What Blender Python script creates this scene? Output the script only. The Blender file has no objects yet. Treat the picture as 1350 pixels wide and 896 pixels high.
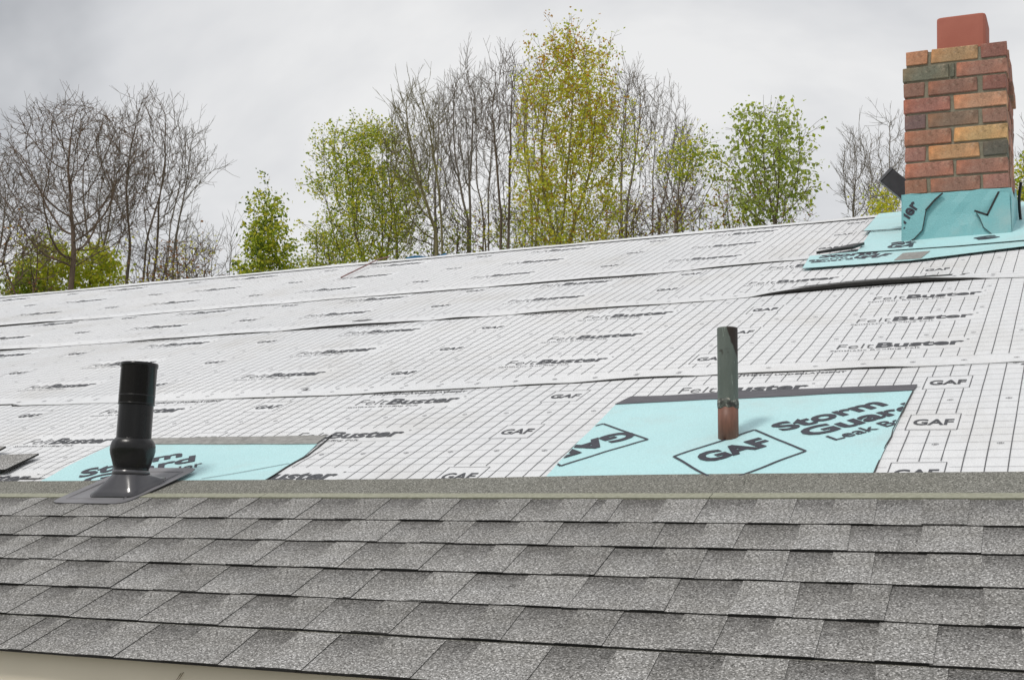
import bpy, bmesh, math, random
import numpy as np
from mathutils import Vector, Matrix, noise
R = math.radians
scene = bpy.context.scene
COL = scene.collection
random.seed(7)

# ------------------------------------------------------------------ frame of the roof
PITCH = R(22.0)
CS, SN = math.cos(PITCH), math.sin(PITCH)
EAVE, RIDGE = 1.62, 7.06                     # metres up the slope
Z0 = 2.9 - EAVE * SN                         # eave stands 2.9 m above the yard
def W(u, v, n=0.0):
    """roof coordinates (along the eave, up the slope, off the surface) to world"""
    return Vector((u, v * CS - n * SN, Z0 + v * SN + n * CS))

# ------------------------------------------------------------------ camera
cam_d = bpy.data.cameras.new("camera"); cam = bpy.data.objects.new("camera", cam_d); COL.objects.link(cam)
cx, cy, cz = Vector((.90304, .42918, .01829)), Vector((-.05249, .15251, -.98691)), Vector((-.42635, .89025, .16025))
m = Matrix((cx, -cy, -cz)).transposed().to_4x4()
m.translation = W(0, 0, .906)
cam.matrix_world = m
cam_d.sensor_width = 36; cam_d.lens = 43.75
cam_d.clip_start = .05; cam_d.clip_end = 3000
scene.camera = cam

# ------------------------------------------------------------------ sky and sun
SUN_EL, SUN_DIR = R(56), Vector((-.045, -.130, 0)).normalized()
sun_vec = Vector((SUN_DIR.x * math.cos(SUN_EL), SUN_DIR.y * math.cos(SUN_EL), math.sin(SUN_EL)))
world = bpy.data.worlds.new("World"); scene.world = world; world.use_nodes = True
nt = world.node_tree; nt.nodes.clear()
def wn(t, **k):
    n = nt.nodes.new(t)
    for a, b in k.items(): setattr(n, a, b)
    return n
out = wn('ShaderNodeOutputWorld'); bg = wn('ShaderNodeBackground'); bg.inputs['Strength'].default_value = .1
sky = wn('ShaderNodeTexSky', sky_type='NISHITA', sun_disc=False, sun_elevation=SUN_EL,
         sun_rotation=math.atan2(sun_vec.x, sun_vec.y), air_density=1.0, dust_density=3.0)
tc = wn('ShaderNodeTexCoord')
sep = wn('ShaderNodeSeparateXYZ'); nt.links.new(tc.outputs['Generated'], sep.inputs[0])
ad = wn('ShaderNodeMath', operation='ADD'); ad.inputs[1].default_value = .32
mx = wn('ShaderNodeMath', operation='MAXIMUM'); mx.inputs[1].default_value = .02
nt.links.new(sep.outputs['Z'], mx.inputs[0]); nt.links.new(mx.outputs[0], ad.inputs[0])
dx = wn('ShaderNodeMath', operation='DIVIDE'); dy = wn('ShaderNodeMath', operation='DIVIDE')
for d_, o_ in ((dx, 'X'), (dy, 'Y')):
    nt.links.new(sep.outputs[o_], d_.inputs[0]); nt.links.new(ad.outputs[0], d_.inputs[1])
cmb = wn('ShaderNodeCombineXYZ'); nt.links.new(dx.outputs[0], cmb.inputs[0]); nt.links.new(dy.outputs[0], cmb.inputs[1])
cmb.inputs[2].default_value = 4.3
n1 = wn('ShaderNodeTexNoise'); n1.inputs['Scale'].default_value = 1.15; n1.inputs['Detail'].default_value = 6; n1.inputs['Roughness'].default_value = .56
n1.inputs['Distortion'].default_value = .35
nt.links.new(cmb.outputs[0], n1.inputs['Vector'])
cr = wn('ShaderNodeValToRGB')
cr.color_ramp.elements[0].position = .34; cr.color_ramp.elements[0].color = (.42, .435, .46, 1)
cr.color_ramp.elements[1].position = .64; cr.color_ramp.elements[1].color = (.87, .87, .87, 1)
e_ = cr.color_ramp.elements.new(.50); e_.color = (.69, .70, .72, 1)
nt.links.new(n1.outputs['Fac'], cr.inputs['Fac'])
sc10 = wn('ShaderNodeVectorMath', operation='SCALE'); sc10.inputs['Scale'].default_value = 10.0
nt.links.new(cr.outputs['Color'], sc10.inputs[0])
mix = wn('ShaderNodeMixRGB'); mix.inputs['Fac'].default_value = .95
nt.links.new(sky.outputs['Color'], mix.inputs['Color1']); nt.links.new(sc10.outputs[0], mix.inputs['Color2'])
nt.links.new(mix.outputs[0], bg.inputs['Color']); nt.links.new(bg.outputs[0], out.inputs[0])

sd = bpy.data.lights.new("sun", 'SUN'); sd.energy = 1.5; sd.angle = R(10); sd.color = (1.0, .96, .90)
so = bpy.data.objects.new("sun", sd); COL.objects.link(so)
so.rotation_euler = sun_vec.to_track_quat('Z', 'Y').to_euler(); so.location = (0, 0, 20)
scene.view_settings.view_transform = 'Standard'; scene.view_settings.look = 'None'
scene.view_settings.gamma = 1; scene.view_settings.exposure = 0.0; scene.view_settings.use_curve_mapping = False

# ------------------------------------------------------------------ materials
class NT:
    def __init__(s, name, rough=.7, spec=.4):
        s.m = bpy.data.materials.new(name); s.m.use_nodes = True
        s.t = s.m.node_tree; s.b = s.t.nodes['Principled BSDF']
        s.b.inputs['Roughness'].default_value = rough
        s.b.inputs['Specular IOR Level'].default_value = spec
        s.tc = s.t.nodes.new('ShaderNodeTexCoord'); s.vec = s.tc.outputs['Object']
    def n(s, typ, **k):
        x = s.t.nodes.new(typ)
        for a, b in k.items(): setattr(x, a, b)
        return x
    def l(s, a, b): s.t.links.new(a, b)
    def noise(s, scale, detail=3, rough=.55, vec=None, stretch=None):
        x = s.n('ShaderNodeTexNoise'); x.inputs['Scale'].default_value = scale
        x.inputs['Detail'].default_value = detail; x.inputs['Roughness'].default_value = rough
        v = vec or s.vec
        if stretch:
            mp = s.n('ShaderNodeMapping'); mp.inputs['Scale'].default_value = stretch; s.l(v, mp.inputs[0]); v = mp.outputs[0]
        s.l(v, x.inputs['Vector']); return x.outputs['Fac']
    def ramp(s, fac, stops):
        r = s.n('ShaderNodeValToRGB'); el = r.color_ramp.elements
        while len(el) > 1: el.remove(el[0])
        el[0].position = stops[0][0]; el[0].color = (*stops[0][1], 1)
        for p, c in stops[1:]:
            e = el.new(p); e.color = (*c, 1)
        s.l(fac, r.inputs['Fac']); return r.outputs['Color']
    def mixc(s, fac, a, b, mode='MIX'):
        x = s.n('ShaderNodeMixRGB', blend_type=mode)
        for i, q in (('Fac', fac), ('Color1', a), ('Color2', b)):
            if hasattr(q, 'links'): s.l(q, x.inputs[i])
            elif isinstance(q, tuple): x.inputs[i].default_value = (*q, 1)
            else: x.inputs[i].default_value = q
        return x.outputs[0]
    def color(s, c):
        if hasattr(c, 'links'): s.l(c, s.b.inputs['Base Color'])
        else: s.b.inputs['Base Color'].default_value = (*c, 1)
        return s
    def bump(s, h, strength=.3, dist=.002):
        x = s.n('ShaderNodeBump'); x.inputs['Strength'].default_value = strength; x.inputs['Distance'].default_value = dist
        s.l(h, x.inputs['Height']); s.l(x.outputs[0], s.b.inputs['Normal']); return s

def simple(name, c, rough=.7, var=.15, scale=8, spec=.4, bump=0, bscale=60, metal=0):
    k = NT(name, rough, spec)
    k.color(k.ramp(k.noise(scale, 4), [(.3, tuple(x * (1 - var) for x in c)), (.7, tuple(min(1, x * (1 + var)) for x in c))]))
    if bump: k.bump(k.noise(bscale, 3), bump)
    k.b.inputs['Metallic'].default_value = metal
    return k.m

def granules(name, dark, mid, light, big=(.85, 1.12)):
    k = NT(name, .9, .25)
    g = k.noise(250, 2, .85)
    vo = k.n('ShaderNodeTexVoronoi'); vo.inputs['Scale'].default_value = 400; k.l(k.vec, vo.inputs['Vector'])
    sx_ = k.n('ShaderNodeSeparateColor'); k.l(vo.outputs['Color'], sx_.inputs[0])
    g = k.mixc(.36, g, sx_.outputs[0])
    c = k.ramp(g, [(.31, dark), (.43, mid), (.56, mid), (.66, light), (.76, tuple(min(1, x * 1.4) for x in light))])
    b = k.ramp(k.noise(4.5, 5, .65), [(.3, (big[0], big[0] * .985, big[0] * .96)), (.7, (big[1], big[1], big[1] * 1.01))])
    c = k.mixc(1.0, c, b, 'MULTIPLY')
    return k, c, g

k, c, g = granules('granules_light', (.068, .066, .062), (.235, .231, .222), (.51, .505, .495))
oi = k.n('ShaderNodeObjectInfo')
c = k.mixc(1.0, c, k.ramp(oi.outputs['Random'], [(0, (.84, .835, .825)), (1, (1.14, 1.14, 1.14))]), 'MULTIPLY')
k.color(c).bump(g, .6, .0015); M_TAB = k.m
# recessed layer: printed shadow band of darker granules at its upper edge (attribute "band" = height in the exposure)
k, c, g = granules('granules_shadow_band', (.068, .066, .062), (.235, .231, .222), (.51, .505, .495))
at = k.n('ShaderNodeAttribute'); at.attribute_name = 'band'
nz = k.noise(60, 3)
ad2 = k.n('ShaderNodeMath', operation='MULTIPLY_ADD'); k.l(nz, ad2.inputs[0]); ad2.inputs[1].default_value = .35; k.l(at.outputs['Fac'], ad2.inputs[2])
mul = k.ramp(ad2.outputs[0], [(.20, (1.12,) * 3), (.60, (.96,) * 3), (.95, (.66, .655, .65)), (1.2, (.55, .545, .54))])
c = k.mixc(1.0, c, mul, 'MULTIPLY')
oi = k.n('ShaderNodeObjectInfo')
c = k.mixc(1.0, c, k.ramp(oi.outputs['Random'], [(0, (.93, .925, .92)), (1, (1.07, 1.07, 1.07))]), 'MULTIPLY')
k.color(c).bump(g, .6, .0015); M_BACK = k.m
k, c, g = granules('granules_headlap', (.06, .06, .05), (.19, .188, .165), (.36, .355, .32), (.92, 1.06))
k.color(c).bump(g, .5, .0015); M_LAP = k.m
k = NT('release_strip', .75)
k.color(k.mixc(k.noise(120, 3), (.17, .17, .12), (.46, .46, .36))).bump(k.noise(40, 3), .4); M_STRIP = k.m
M_ASPH = simple('asphalt_edge', (.022, .021, .020), .9, .4, 120)

k = NT('felt_white', .55, .35)
w1 = k.noise(1.2, 4); w2 = k.noise(55, 3, stretch=(1, .35, .35))
cc = k.mixc(1.0, k.ramp(w1, [(.35, (.80, .81, .825)), (.7, (.855, .86, .87))]), k.ramp(w2, [(.3, (.955,) * 3), (.7, (1.02,) * 3)]), 'MULTIPLY')
dirt = k.ramp(k.noise(2.3, 5, .65), [(.50, (1, 1, 1)), (.72, (.90, .885, .86))])
k.color(k.mixc(1.0, cc, dirt, 'MULTIPLY'))
h_ = k.mixc(.5, k.noise(9, 4, .6), k.noise(420, 2))
k.bump(h_, .9, .005); M_FELT = k.m
M_FELTB = simple('felt_black_backing', (.03, .028, .027), .5, .3, 30)
M_INK = simple('ink_grey', (.115, .115, .12), .6, .15, 60)
M_INKL = simple('ink_light', (.24, .24, .25), .6, .15, 60)
M_INKB = simple('ink_dark', (.075, .077, .085), .6, .15, 60)

def membrane(name, a, b):
    k = NT(name, .42, .5)
    c = k.mixc(k.noise(5, 4), a, b)
    c = k.mixc(1.0, c, k.ramp(k.noise(240, 2), [(.35, (.93,) * 3), (.65, (1.04,) * 3)]), 'MULTIPLY')
    c = k.mixc(k.ramp(k.noise(3.5, 6, .7), [(.52, (0,) * 3), (.75, (.45,) * 3)]), c, (.52, .60, .58))
    k.color(c)
    v = k.n('ShaderNodeTexVoronoi'); v.inputs['Scale'].default_value = 230; k.l(k.vec, v.inputs['Vector'])
    k.bump(k.mixc(.6, v.outputs['Distance'], k.noise(11, 4, .6)), .6, .0035); return k.m
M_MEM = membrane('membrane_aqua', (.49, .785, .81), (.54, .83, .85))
M_WRAP = membrane('membrane_aqua_shaded', (.21, .50, .53), (.27, .58, .605))  # same aqua membrane, with the shade of the upright faces put into its colour
k = NT('adhesive_edge', .6)
k.color(k.mixc(k.noise(35, 4, stretch=(.4, 2, 2)), (.055, .053, .062), (.17, .165, .18))).bump(k.noise(60, 3), .4); M_EDGE = k.m
M_EDGEL = simple('adhesive_edge_grey', (.30, .295, .28), .7, .25, 50, bump=.3)
M_MINK = simple('membrane_ink', (.045, .045, .06), .55, .15, 60)

def brickmat(name, c, var=.22):
    k = NT(name, .88, .25)
    a = k.ramp(k.noise(22, 4, .6), [(.3, tuple(x * (1 - var) for x in c)), (.7, tuple(min(1, x * (1 + var)) for x in c))])
    s_ = k.ramp(k.noise(150, 3, .75), [(.30, (.60, .58, .56)), (.42, (.95,) * 3), (.58, (1.02,) * 3), (.70, (1.30, 1.26, 1.22))])
    st = k.ramp(k.noise(13, 5, .72), [(.32, (1.22, 1.18, 1.15)), (.45, (1, 1, 1)), (.54, (1, 1, 1)), (.72, (.50, .48, .46))])
    oi = k.n('ShaderNodeObjectInfo')
    hue = k.ramp(k.noise(6, 3, .5), [(.38, (1.10, .98, .88)), (.62, (.88, 1.0, 1.06))])
    pale = k.ramp(k.noise(17, 5, .75), [(.55, (0,) * 3), (.70, (.45,) * 3)])
    a = k.mixc(1.0, k.mixc(1.0, a, hue, 'MULTIPLY'), k.ramp(oi.outputs['Random'], [(0, (.86,) * 3), (1, (1.12,) * 3)]), 'MULTIPLY')
    a = k.mixc(pale, a, (.50, .40, .31))
    k.color(k.mixc(1.0, k.mixc(1.0, a, s_, 'MULTIPLY'), st, 'MULTIPLY'))
    k.bump(k.mixc(.5, k.noise(150, 4), k.noise(45, 4, .7)), 1.0, .005); return k.m
BR = dict(or_=(.56, .25, .14), tan=(.50, .29, .155), dred=(.40, .17, .13), olive=(.22, .19, .135), rbr=(.42, .20, .145),
          brred=(.40, .20, .145), orange=(.62, .31, .19), purp=(.25, .145, .13), mott=(.29, .18, .125), brown=(.35, .18, .13),
          rorange=(.47, .215, .14), ltan=(.66, .38, .18), red=(.47, .215, .165), bor=(.68, .35, .18), dgray=(.19, .155, .12), salm=(.50, .215, .15))
BM = {a: brickmat('brick_' + a.strip('_'), b) for a, b in BR.items()}
k = NT('mortar', .95, .2); k.color(k.mixc(k.noise(60, 4), (.17, .155, .115), (.36, .33, .25))).bump(k.noise(160, 4), .9, .004); M_MORT = k.m
k = NT('terracotta', .8, .3); k.color(k.mixc(k.noise(10, 5), (.40, .13, .095), (.50, .18, .13))).bump(k.noise(160, 3), .4, .0015); M_TERRA = k.m

k = NT('black_pvc', .20, .32)
k.color(k.mixc(k.noise(14, 5, stretch=(4, 4, .4)), (.004, .004, .004), (.014, .0135, .0135))); k.bump(k.noise(18, 3, stretch=(3, 3, .3)), .15, .003); M_PVC = k.m
k = NT('black_rubber', .26, .38); k.color(k.mixc(k.noise(30, 4), (.008, .008, .008), (.022, .021, .022))).bump(k.noise(25, 3), .35, .004); M_RUB = k.m
M_BOOT = simple('grey_flashing_plastic', (.050, .048, .054), .20, .2, 12, .9, .1, 14)
M_PLATE = simple('grey_flashing_base', (.20, .195, .205), .42, .2, 9, .5, .15, 30)
M_HOLE = simple('flue_black', (.006, .006, .006), .95, .3, 20)  # near-black for the floor inside the flue
k = NT('copper_patina', .6, .4)
zz = k.n('ShaderNodeSeparateXYZ'); k.l(k.vec, zz.inputs[0])
pat = k.mixc(k.noise(20, 5, .65, stretch=(1.6, 1.6, .45)), (.060, .074, .062), (.20, .228, .20))
pat = k.mixc(k.ramp(k.noise(45, 4, .7, stretch=(2, 2, .35)), [(.62, (0,) * 3), (.70, (.8,) * 3)]), pat, (.30, .34, .30))
brn = k.ramp(k.noise(11, 3, .55), [(.60, (0,) * 3), (.63, (1,) * 3)])
pat = k.mixc(brn, pat, (.030, .020, .014))
M_PATINA = None
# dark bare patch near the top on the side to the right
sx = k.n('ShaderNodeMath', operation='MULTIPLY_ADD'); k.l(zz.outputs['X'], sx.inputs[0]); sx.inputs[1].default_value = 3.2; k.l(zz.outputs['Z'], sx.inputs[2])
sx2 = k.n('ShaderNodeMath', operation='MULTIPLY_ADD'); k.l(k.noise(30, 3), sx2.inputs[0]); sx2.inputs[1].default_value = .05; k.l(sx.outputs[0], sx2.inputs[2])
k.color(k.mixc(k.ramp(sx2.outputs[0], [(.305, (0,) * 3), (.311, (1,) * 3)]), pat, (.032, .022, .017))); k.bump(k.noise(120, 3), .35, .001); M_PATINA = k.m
k = NT('bare_copper', .5, .45); k.color(k.mixc(k.noise(55, 5, .7, stretch=(1.5, 1.5, .4)), (.065, .027, .020), (.33, .15, .10))).bump(k.noise(130, 3), .3, .001); M_COPPER = k.m
k = NT('solder', .5, .5); k.color(k.ramp(k.noise(100, 4), [(.40, (.03, .03, .025)), (.55, (.12, .13, .11)), (.68, (.45, .42, .36))])).bump(k.noise(90, 3), .8, .003); M_SOLD = k.m

M_FASC = simple('fascia_paint', (.76, .69, .56), .5, .05, 3, .4)
M_SOFF = simple('soffit_paint', (.60, .58, .52), .6, .05, 3)
M_WALL = simple('siding_paint', (.55, .53, .47), .7, .06, 3)
M_DECK = simple('plywood', (.30, .21, .13), .8, .2, 10)
k = NT('grass', .95, .2); k.color(k.ramp(k.noise(.8, 6), [(.35, (.035, .06, .018)), (.65, (.09, .12, .035))])).bump(k.noise(12, 5), .8, .05); M_GRASS = k.m

def bark(name, a, b):
    k = NT(name, .92, .2); k.color(k.mixc(k.noise(7, 4, stretch=(1, 1, .4)), a, b)); return k.m
BK_GREY = bark('bark_grey', (.17, .145, .12), (.34, .295, .25))
BK_BRN = bark('bark_brown', (.125, .095, .075), (.25, .20, .155))
BK_RED = bark('bark_reddish', (.14, .10, .075), (.27, .20, .155))
BK_OLV = bark('bark_olive', (.17, .145, .075), (.32, .28, .15))
def leafmat(name, c):
    k = NT(name, .55, .3)
    k.color(k.mixc(k.noise(1.3, 3), tuple(x * .75 for x in c), tuple(x * 1.2 for x in c)))
    tr = k.n('ShaderNodeBsdfTranslucent'); tr.inputs[0].default_value = (c[0] * 1.3, c[1] * 1.3, c[2], 1)
    mxs = k.n('ShaderNodeMixShader'); mxs.inputs[0].default_value = .5
    o = k.t.nodes['Material Output']
    k.l(k.b.outputs[0], mxs.inputs[1]); k.l(tr.outputs[0], mxs.inputs[2]); k.l(mxs.outputs[0], o.inputs[0]); return k.m
LF = dict(lime=leafmat('leaf_lime', (.50, .57, .07)), yel=leafmat('leaf_yellow_green', (.70, .65, .09)), grn=leafmat('leaf_green', (.28, .36, .06)),
          drk=leafmat('leaf_dark_green', (.13, .18, .045)), org=leafmat('leaf_orange', (.55, .30, .065)), rus=leafmat('leaf_russet', (.38, .18, .07)),
          pal=leafmat('leaf_pale', (.47, .53, .19)))

# ------------------------------------------------------------------ object helpers
def tag(o, label=None, cat=None, group=None, kind=None):
    if label: o['label'] = label
    if cat: o['category'] = cat
    if group: o['group'] = group
    if kind: o['kind'] = kind
    return o
def empty(name, loc):
    o = bpy.data.objects.new(name, None); COL.objects.link(o); o.location = loc; o.empty_display_size = .2
    o['_w'] = 1; del o['_w']
    return o
WLOC = {}
def wloc(o):
    v = Vector(o.location)
    while o.parent: o = o.parent; v = v + o.location
    return v
def mesh_obj(name, verts, faces, mats, parent=None, midx=None, smooth=False, loc=None, attr=None):
    """verts in world coordinates; object origin at loc (default: parent's origin or 0)"""
    pw = wloc(parent) if parent else Vector((0, 0, 0))
    org = Vector(loc) if loc is not None else pw
    me = bpy.data.meshes.new(name)
    me.from_pydata([tuple(Vector(v) - org) for v in verts], [], faces)
    for mm in (mats if isinstance(mats, (list, tuple)) else [mats]): me.materials.append(mm)
    if midx: me.polygons.foreach_set('material_index', midx)
    if smooth: me.polygons.foreach_set('use_smooth', [True] * len(me.polygons))
    if attr:
        a = me.attributes.new(attr[0], 'FLOAT', 'POINT'); a.data.foreach_set('value', attr[1])
    me.update()
    o = bpy.data.objects.new(name, me); COL.objects.link(o)
    if parent: o.parent = parent
    o.location = org - pw
    return o
class Geo:
    def __init__(s): s.v = []; s.f = []; s.m = []
    def add(s, vs, fs, m=0):
        b = len(s.v); s.v += [Vector(x) for x in vs]; s.f += [tuple(b + i for i in f) for f in fs]; s.m += [m] * len(fs)
    def box8(s, p, m=0, ms=None):
        """8 corners: bottom 0-3 ccw, top 4-7; ms = per-face materials (bottom, top, 4 sides)"""
        fs = [(3, 2, 1, 0), (4, 5, 6, 7), (0, 1, 5, 4), (1, 2, 6, 5), (2, 3, 7, 6), (3, 0, 4, 7)]
        b = len(s.v); s.v += [Vector(x) for x in p]
        for i, f in enumerate(fs): s.f.append(tuple(b + j for j in f)); s.m.append(ms[i] if ms else m)
    def slab(s, quad, thick, m=0, ms=None):
        s.box8([(a[0], a[1], a[2] - thick) for a in quad] + [tuple(a) for a in quad], m, ms)
    def build(s, name, mats, parent=None, tf=None, **k):
        vs = [tf(*x) for x in s.v] if tf else s.v
        return mesh_obj(name, vs, s.f, mats, parent, s.m, **k)
def tube_rings(rings, close=(True, True)):
    vs = []; fs = []; n = len(rings[0])
    for r in rings: vs += r
    for i in range(len(rings) - 1):
        for j in range(n):
            a = i * n + j; b = i * n + (j + 1) % n
            fs.append((a, b, b + n, a + n))
    if close[0]: fs.append(tuple(reversed(range(n))))
    if close[1]: fs.append(tuple(range((len(rings) - 1) * n, len(rings) * n)))
    return vs, fs
def circle(c, ax, r, n=32, ref=None):
    ax = Vector(ax).normalized(); ref = ref or Vector((1, 0, 0))
    a = (ref - ax * ref.dot(ax)).normalized(); b = ax.cross(a)
    return [Vector(c) + a * (r * math.cos(t * 2 * math.pi / n)) + b * (r * math.sin(t * 2 * math.pi / n)) for t in range(n)]
def bevel_mesh(o, w, seg=1):
    bm = bmesh.new(); bm.from_mesh(o.data)
    bmesh.ops.bevel(bm, geom=bm.edges[:], offset=w, segments=seg, affect='EDGES', profile=.6)
    bm.to_mesh(o.data); bm.free()

# ------------------------------------------------------------------ lettering
_tc = {}
def glyphs(text, bold=0.0, res=3, shear=0, space=1.0):
    key = (text, bold, res, shear, space)
    if key in _tc: return _tc[key]
    cu = bpy.data.curves.new('t', 'FONT'); cu.body = text; cu.size = 1; cu.offset = bold; cu.resolution_u = res; cu.fill_mode = 'FRONT'
    cu.dimensions = '2D'; cu.shear = shear; cu.space_character = space
    ob = bpy.data.objects.new('t', cu); COL.objects.link(ob)
    me = bpy.data.meshes.new_from_object(ob.evaluated_get(bpy.context.evaluated_depsgraph_get()))
    vs = [(v.co.x, v.co.y) for v in me.vertices]; fs = [tuple(p.vertices) for p in me.polygons]
    bpy.data.objects.remove(ob); bpy.data.curves.remove(cu); bpy.data.meshes.remove(me)
    x0 = min(v[0] for v in vs); x1 = max(v[0] for v in vs)
    vs = [((x - x0), y) for x, y in vs]
    _tc[key] = (vs, fs, x1 - x0); return _tc[key]
CAP = .72
def put_text(geo, text, u, v, width, cap, ang=0, bold=0, m=0, res=3, h=0.0, space=1.0):
    """baseline start (u,v), total width and capital height in metres, lying in the roof plane"""
    vs, fs, w = glyphs(text, bold, res, 0, space)
    sx = width / w; sy = cap / CAP; c, s = math.cos(ang), math.sin(ang)
    b = len(geo.v)
    for x, y in vs:
        x *= sx; y *= sy
        geo.v.append(Vector((u + x * c - y * s, v + x * s + y * c, h)))
    for f in fs: geo.f.append(tuple(b + i for i in f)); geo.m.append(m)
def clip_poly(geo, poly):
    """cut flat geometry to a convex polygon (ccw)"""
    bm = bmesh.new(); vv = [bm.verts.new(p) for p in geo.v]
    lay = []
    for f, mi in zip(geo.f, geo.m):
        try: q = bm.faces.new([vv[i] for i in f]); q.material_index = mi
        except ValueError: pass
    for i in range(len(poly)):
        a = Vector((*poly[i], 0)); b = Vector((*poly[(i + 1) % len(poly)], 0)); d = b - a
        nrm = Vector((d.y, -d.x, 0)).normalized()
        bmesh.ops.bisect_plane(bm, geom=bm.verts[:] + bm.edges[:] + bm.faces[:], plane_co=a, plane_no=nrm, clear_outer=True)
    bm.verts.index_update()
    geo.v = [v.co.copy() for v in bm.verts]; geo.f = [tuple(v.index for v in f.verts) for f in bm.faces]; geo.m = [f.material_index for f in bm.faces]
    bm.free()
def line_quad(geo, a, b, w, m=0, h=0.0, step=.12):
    a = Vector((*a, 0)); b = Vector((*b, 0)); d = b - a; L = d.length
    if L < 1e-5: return
    d /= L; p = Vector((-d.y, d.x, 0)) * (w / 2); n = max(1, int(math.ceil(L / step))); base = len(geo.v)
    for i in range(n + 1):
        q = a + d * (L * i / n)
        geo.v.append(Vector((q.x - p.x, q.y - p.y, h))); geo.v.append(Vector((q.x + p.x, q.y + p.y, h)))
    for i in range(n):
        k = base + 2 * i; geo.f.append((k, k + 2, k + 3, k + 1)); geo.m.append(m)

# ================================================================== SETTING: ground
def gz(y):
    t = min(max((y - 11.9) / 4, 0), 1); return 4.0 * t * t * (3 - 2 * t)
g = Geo()
xs = [-900, -300, -120] + [-60 + 6 * i for i in range(21)] + [120, 300, 900]
ys = [-900, -200, -60, -20, 0, 11.5, 12, 12.5, 13, 13.5, 14, 14.5, 15, 15.5, 16, 17, 20, 24, 30, 60, 200, 900]
vs = [(x, y, gz(y) + (.15 * noise.noise(Vector((x * .1, y * .1, 0))) if y > 12 else 0)) for y in ys for x in xs]
nx = len(xs); fs = [(j * nx + i, j * nx + i + 1, (j + 1) * nx + i + 1, (j + 1) * nx + i) for j in range(len(ys) - 1) for i in range(nx - 1)]
tag(mesh_obj('ground', vs, fs, M_GRASS, smooth=True), kind='structure')

V = [(-14, -6, .03), (6, -6, .03), (6, 1.85, .03), (-14, 1.85, .03)]
tag(mesh_obj('bounce_slab', V + [(x, y, -.1) for x, y, z in V], [(0, 1, 2, 3), (0, 4, 5, 1), (1, 5, 6, 2), (2, 6, 7, 3), (3, 7, 4, 0)], simple('bounce_slab_pale', (.46, .44, .41), .9, .1, 2)), kind='structure')  # unseen pale slab added to bounce light up onto the fascia

# ================================================================== HOUSE
U0, U1 = -10.4, 2.6
house = empty('house', (-3.9, 6.5, 0))
tag(house, 'house being reroofed, white printed underlayment above grey asphalt shingles', 'house')
YE, YR = EAVE * CS, RIDGE * CS; YB = 2 * YR - YE
ZE, ZR = Z0 + EAVE * SN, Z0 + RIDGE * SN
TH = .016
DK = -.003
def prism(name, quad, thick, mat, parent, down=Vector((0, 0, -1))):
    q = [Vector(p) for p in quad]; g = Geo(); g.box8([p + down * thick for p in q] + q); return g.build(name, mat, parent)
nrm = Vector((0, -SN, CS)); nrb = Vector((0, SN, CS))
prism('roof_deck', [W(U0, EAVE + .075, DK), W(U1, EAVE + .075, DK), W(U1, RIDGE, DK), W(U0, RIDGE, DK)], .018, M_DECK, house, -nrm)
def WB(u, v, n=0.0):       # back slope
    p = W(u, v, n); return Vector((p.x, 2 * YR - p.y, p.z))
prism('back_roof_deck', [WB(U1, EAVE + .012, -.001), WB(U0, EAVE + .012, -.001), WB(U0, RIDGE - .03, -.001), WB(U1, RIDGE - .03, -.001)], .018, M_DECK, house, -nrb)
prism('back_underlayment', [WB(U1, EAVE, .006), WB(U0, EAVE, .006), WB(U0, RIDGE, .006), WB(U1, RIDGE, .006)], .003, M_FELT, house, -nrb)
# fascia, soffit, walls
def bxw(name, x0, x1, y0, y1, z0, z1, mat, parent):
    g = Geo(); g.box8([(x0, y0, z0), (x1, y0, z0), (x1, y1, z0), (x0, y1, z0), (x0, y0, z1), (x1, y0, z1), (x1, y1, z1), (x0, y1, z1)])
    return g.build(name, mat, parent)
fz = ZE - .012
bxw('fascia_board', U0 + .01, U1 - .01, YE + .020, YE + .042, fz - .20, ZE + .0015, M_FASC, house)
bxw('soffit', U0 + .3, U1 - .3, YE + .052, YE + .40, fz - .19, fz - .178, M_SOFF, house)
bxw('wall', U0 + .3, U1 - .3, YE + .40, YE + .52, 0, fz - .179, M_WALL, house)
bxw('wall', U0 + .3, U1 - .3, YB - .52, YB - .40, 0, fz - .179, M_WALL, house)
for x in (U0 + .3, U1 - .42):
    g = Geo(); y0, y1 = YE + .522, YB - .522; zt = lambda y: Z0 + (y / CS) * SN * 1 - .03
    zl = Z0 + (y0 / CS) * SN - .03
    P = [(y0, 0), (y1, 0), (y1, zl), (YR, ZR - .05), (y0, zl)]
    vs = [(x, a, b) for a, b in P] + [(x + .12, a, b) for a, b in P]
    fs = [(4, 3, 2, 1, 0), (5, 6, 7, 8, 9)] + [(i, (i + 1) % 5, 5 + (i + 1) % 5, 5 + i) for i in range(5)]
    mesh_obj('gable_wall', vs, fs, M_WALL, house)
for x in (U0 + .001, U1 - .021):
    g = Geo(); vs = []
    for yy, v_ in ((YE + .055, 0), (YR, 1), (YB - .055, 0)):
        z = Z0 + (yy if yy <= YR else 2 * YR - yy) / CS * SN - .024
        vs += [(x, yy, z), (x + .02, yy, z), (x + .02, yy, z - .16), (x, yy, z - .16)]
    fs = [(0, 1, 2, 3), (8, 11, 10, 9)]
    for k_ in (0, 4):
        for i in range(4): fs.append((k_ + i, k_ + 4 + i, k_ + 4 + (i + 1) % 4, k_ + (i + 1) % 4))
    mesh_obj('rake_board', vs, fs, M_FASC, house)

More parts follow.
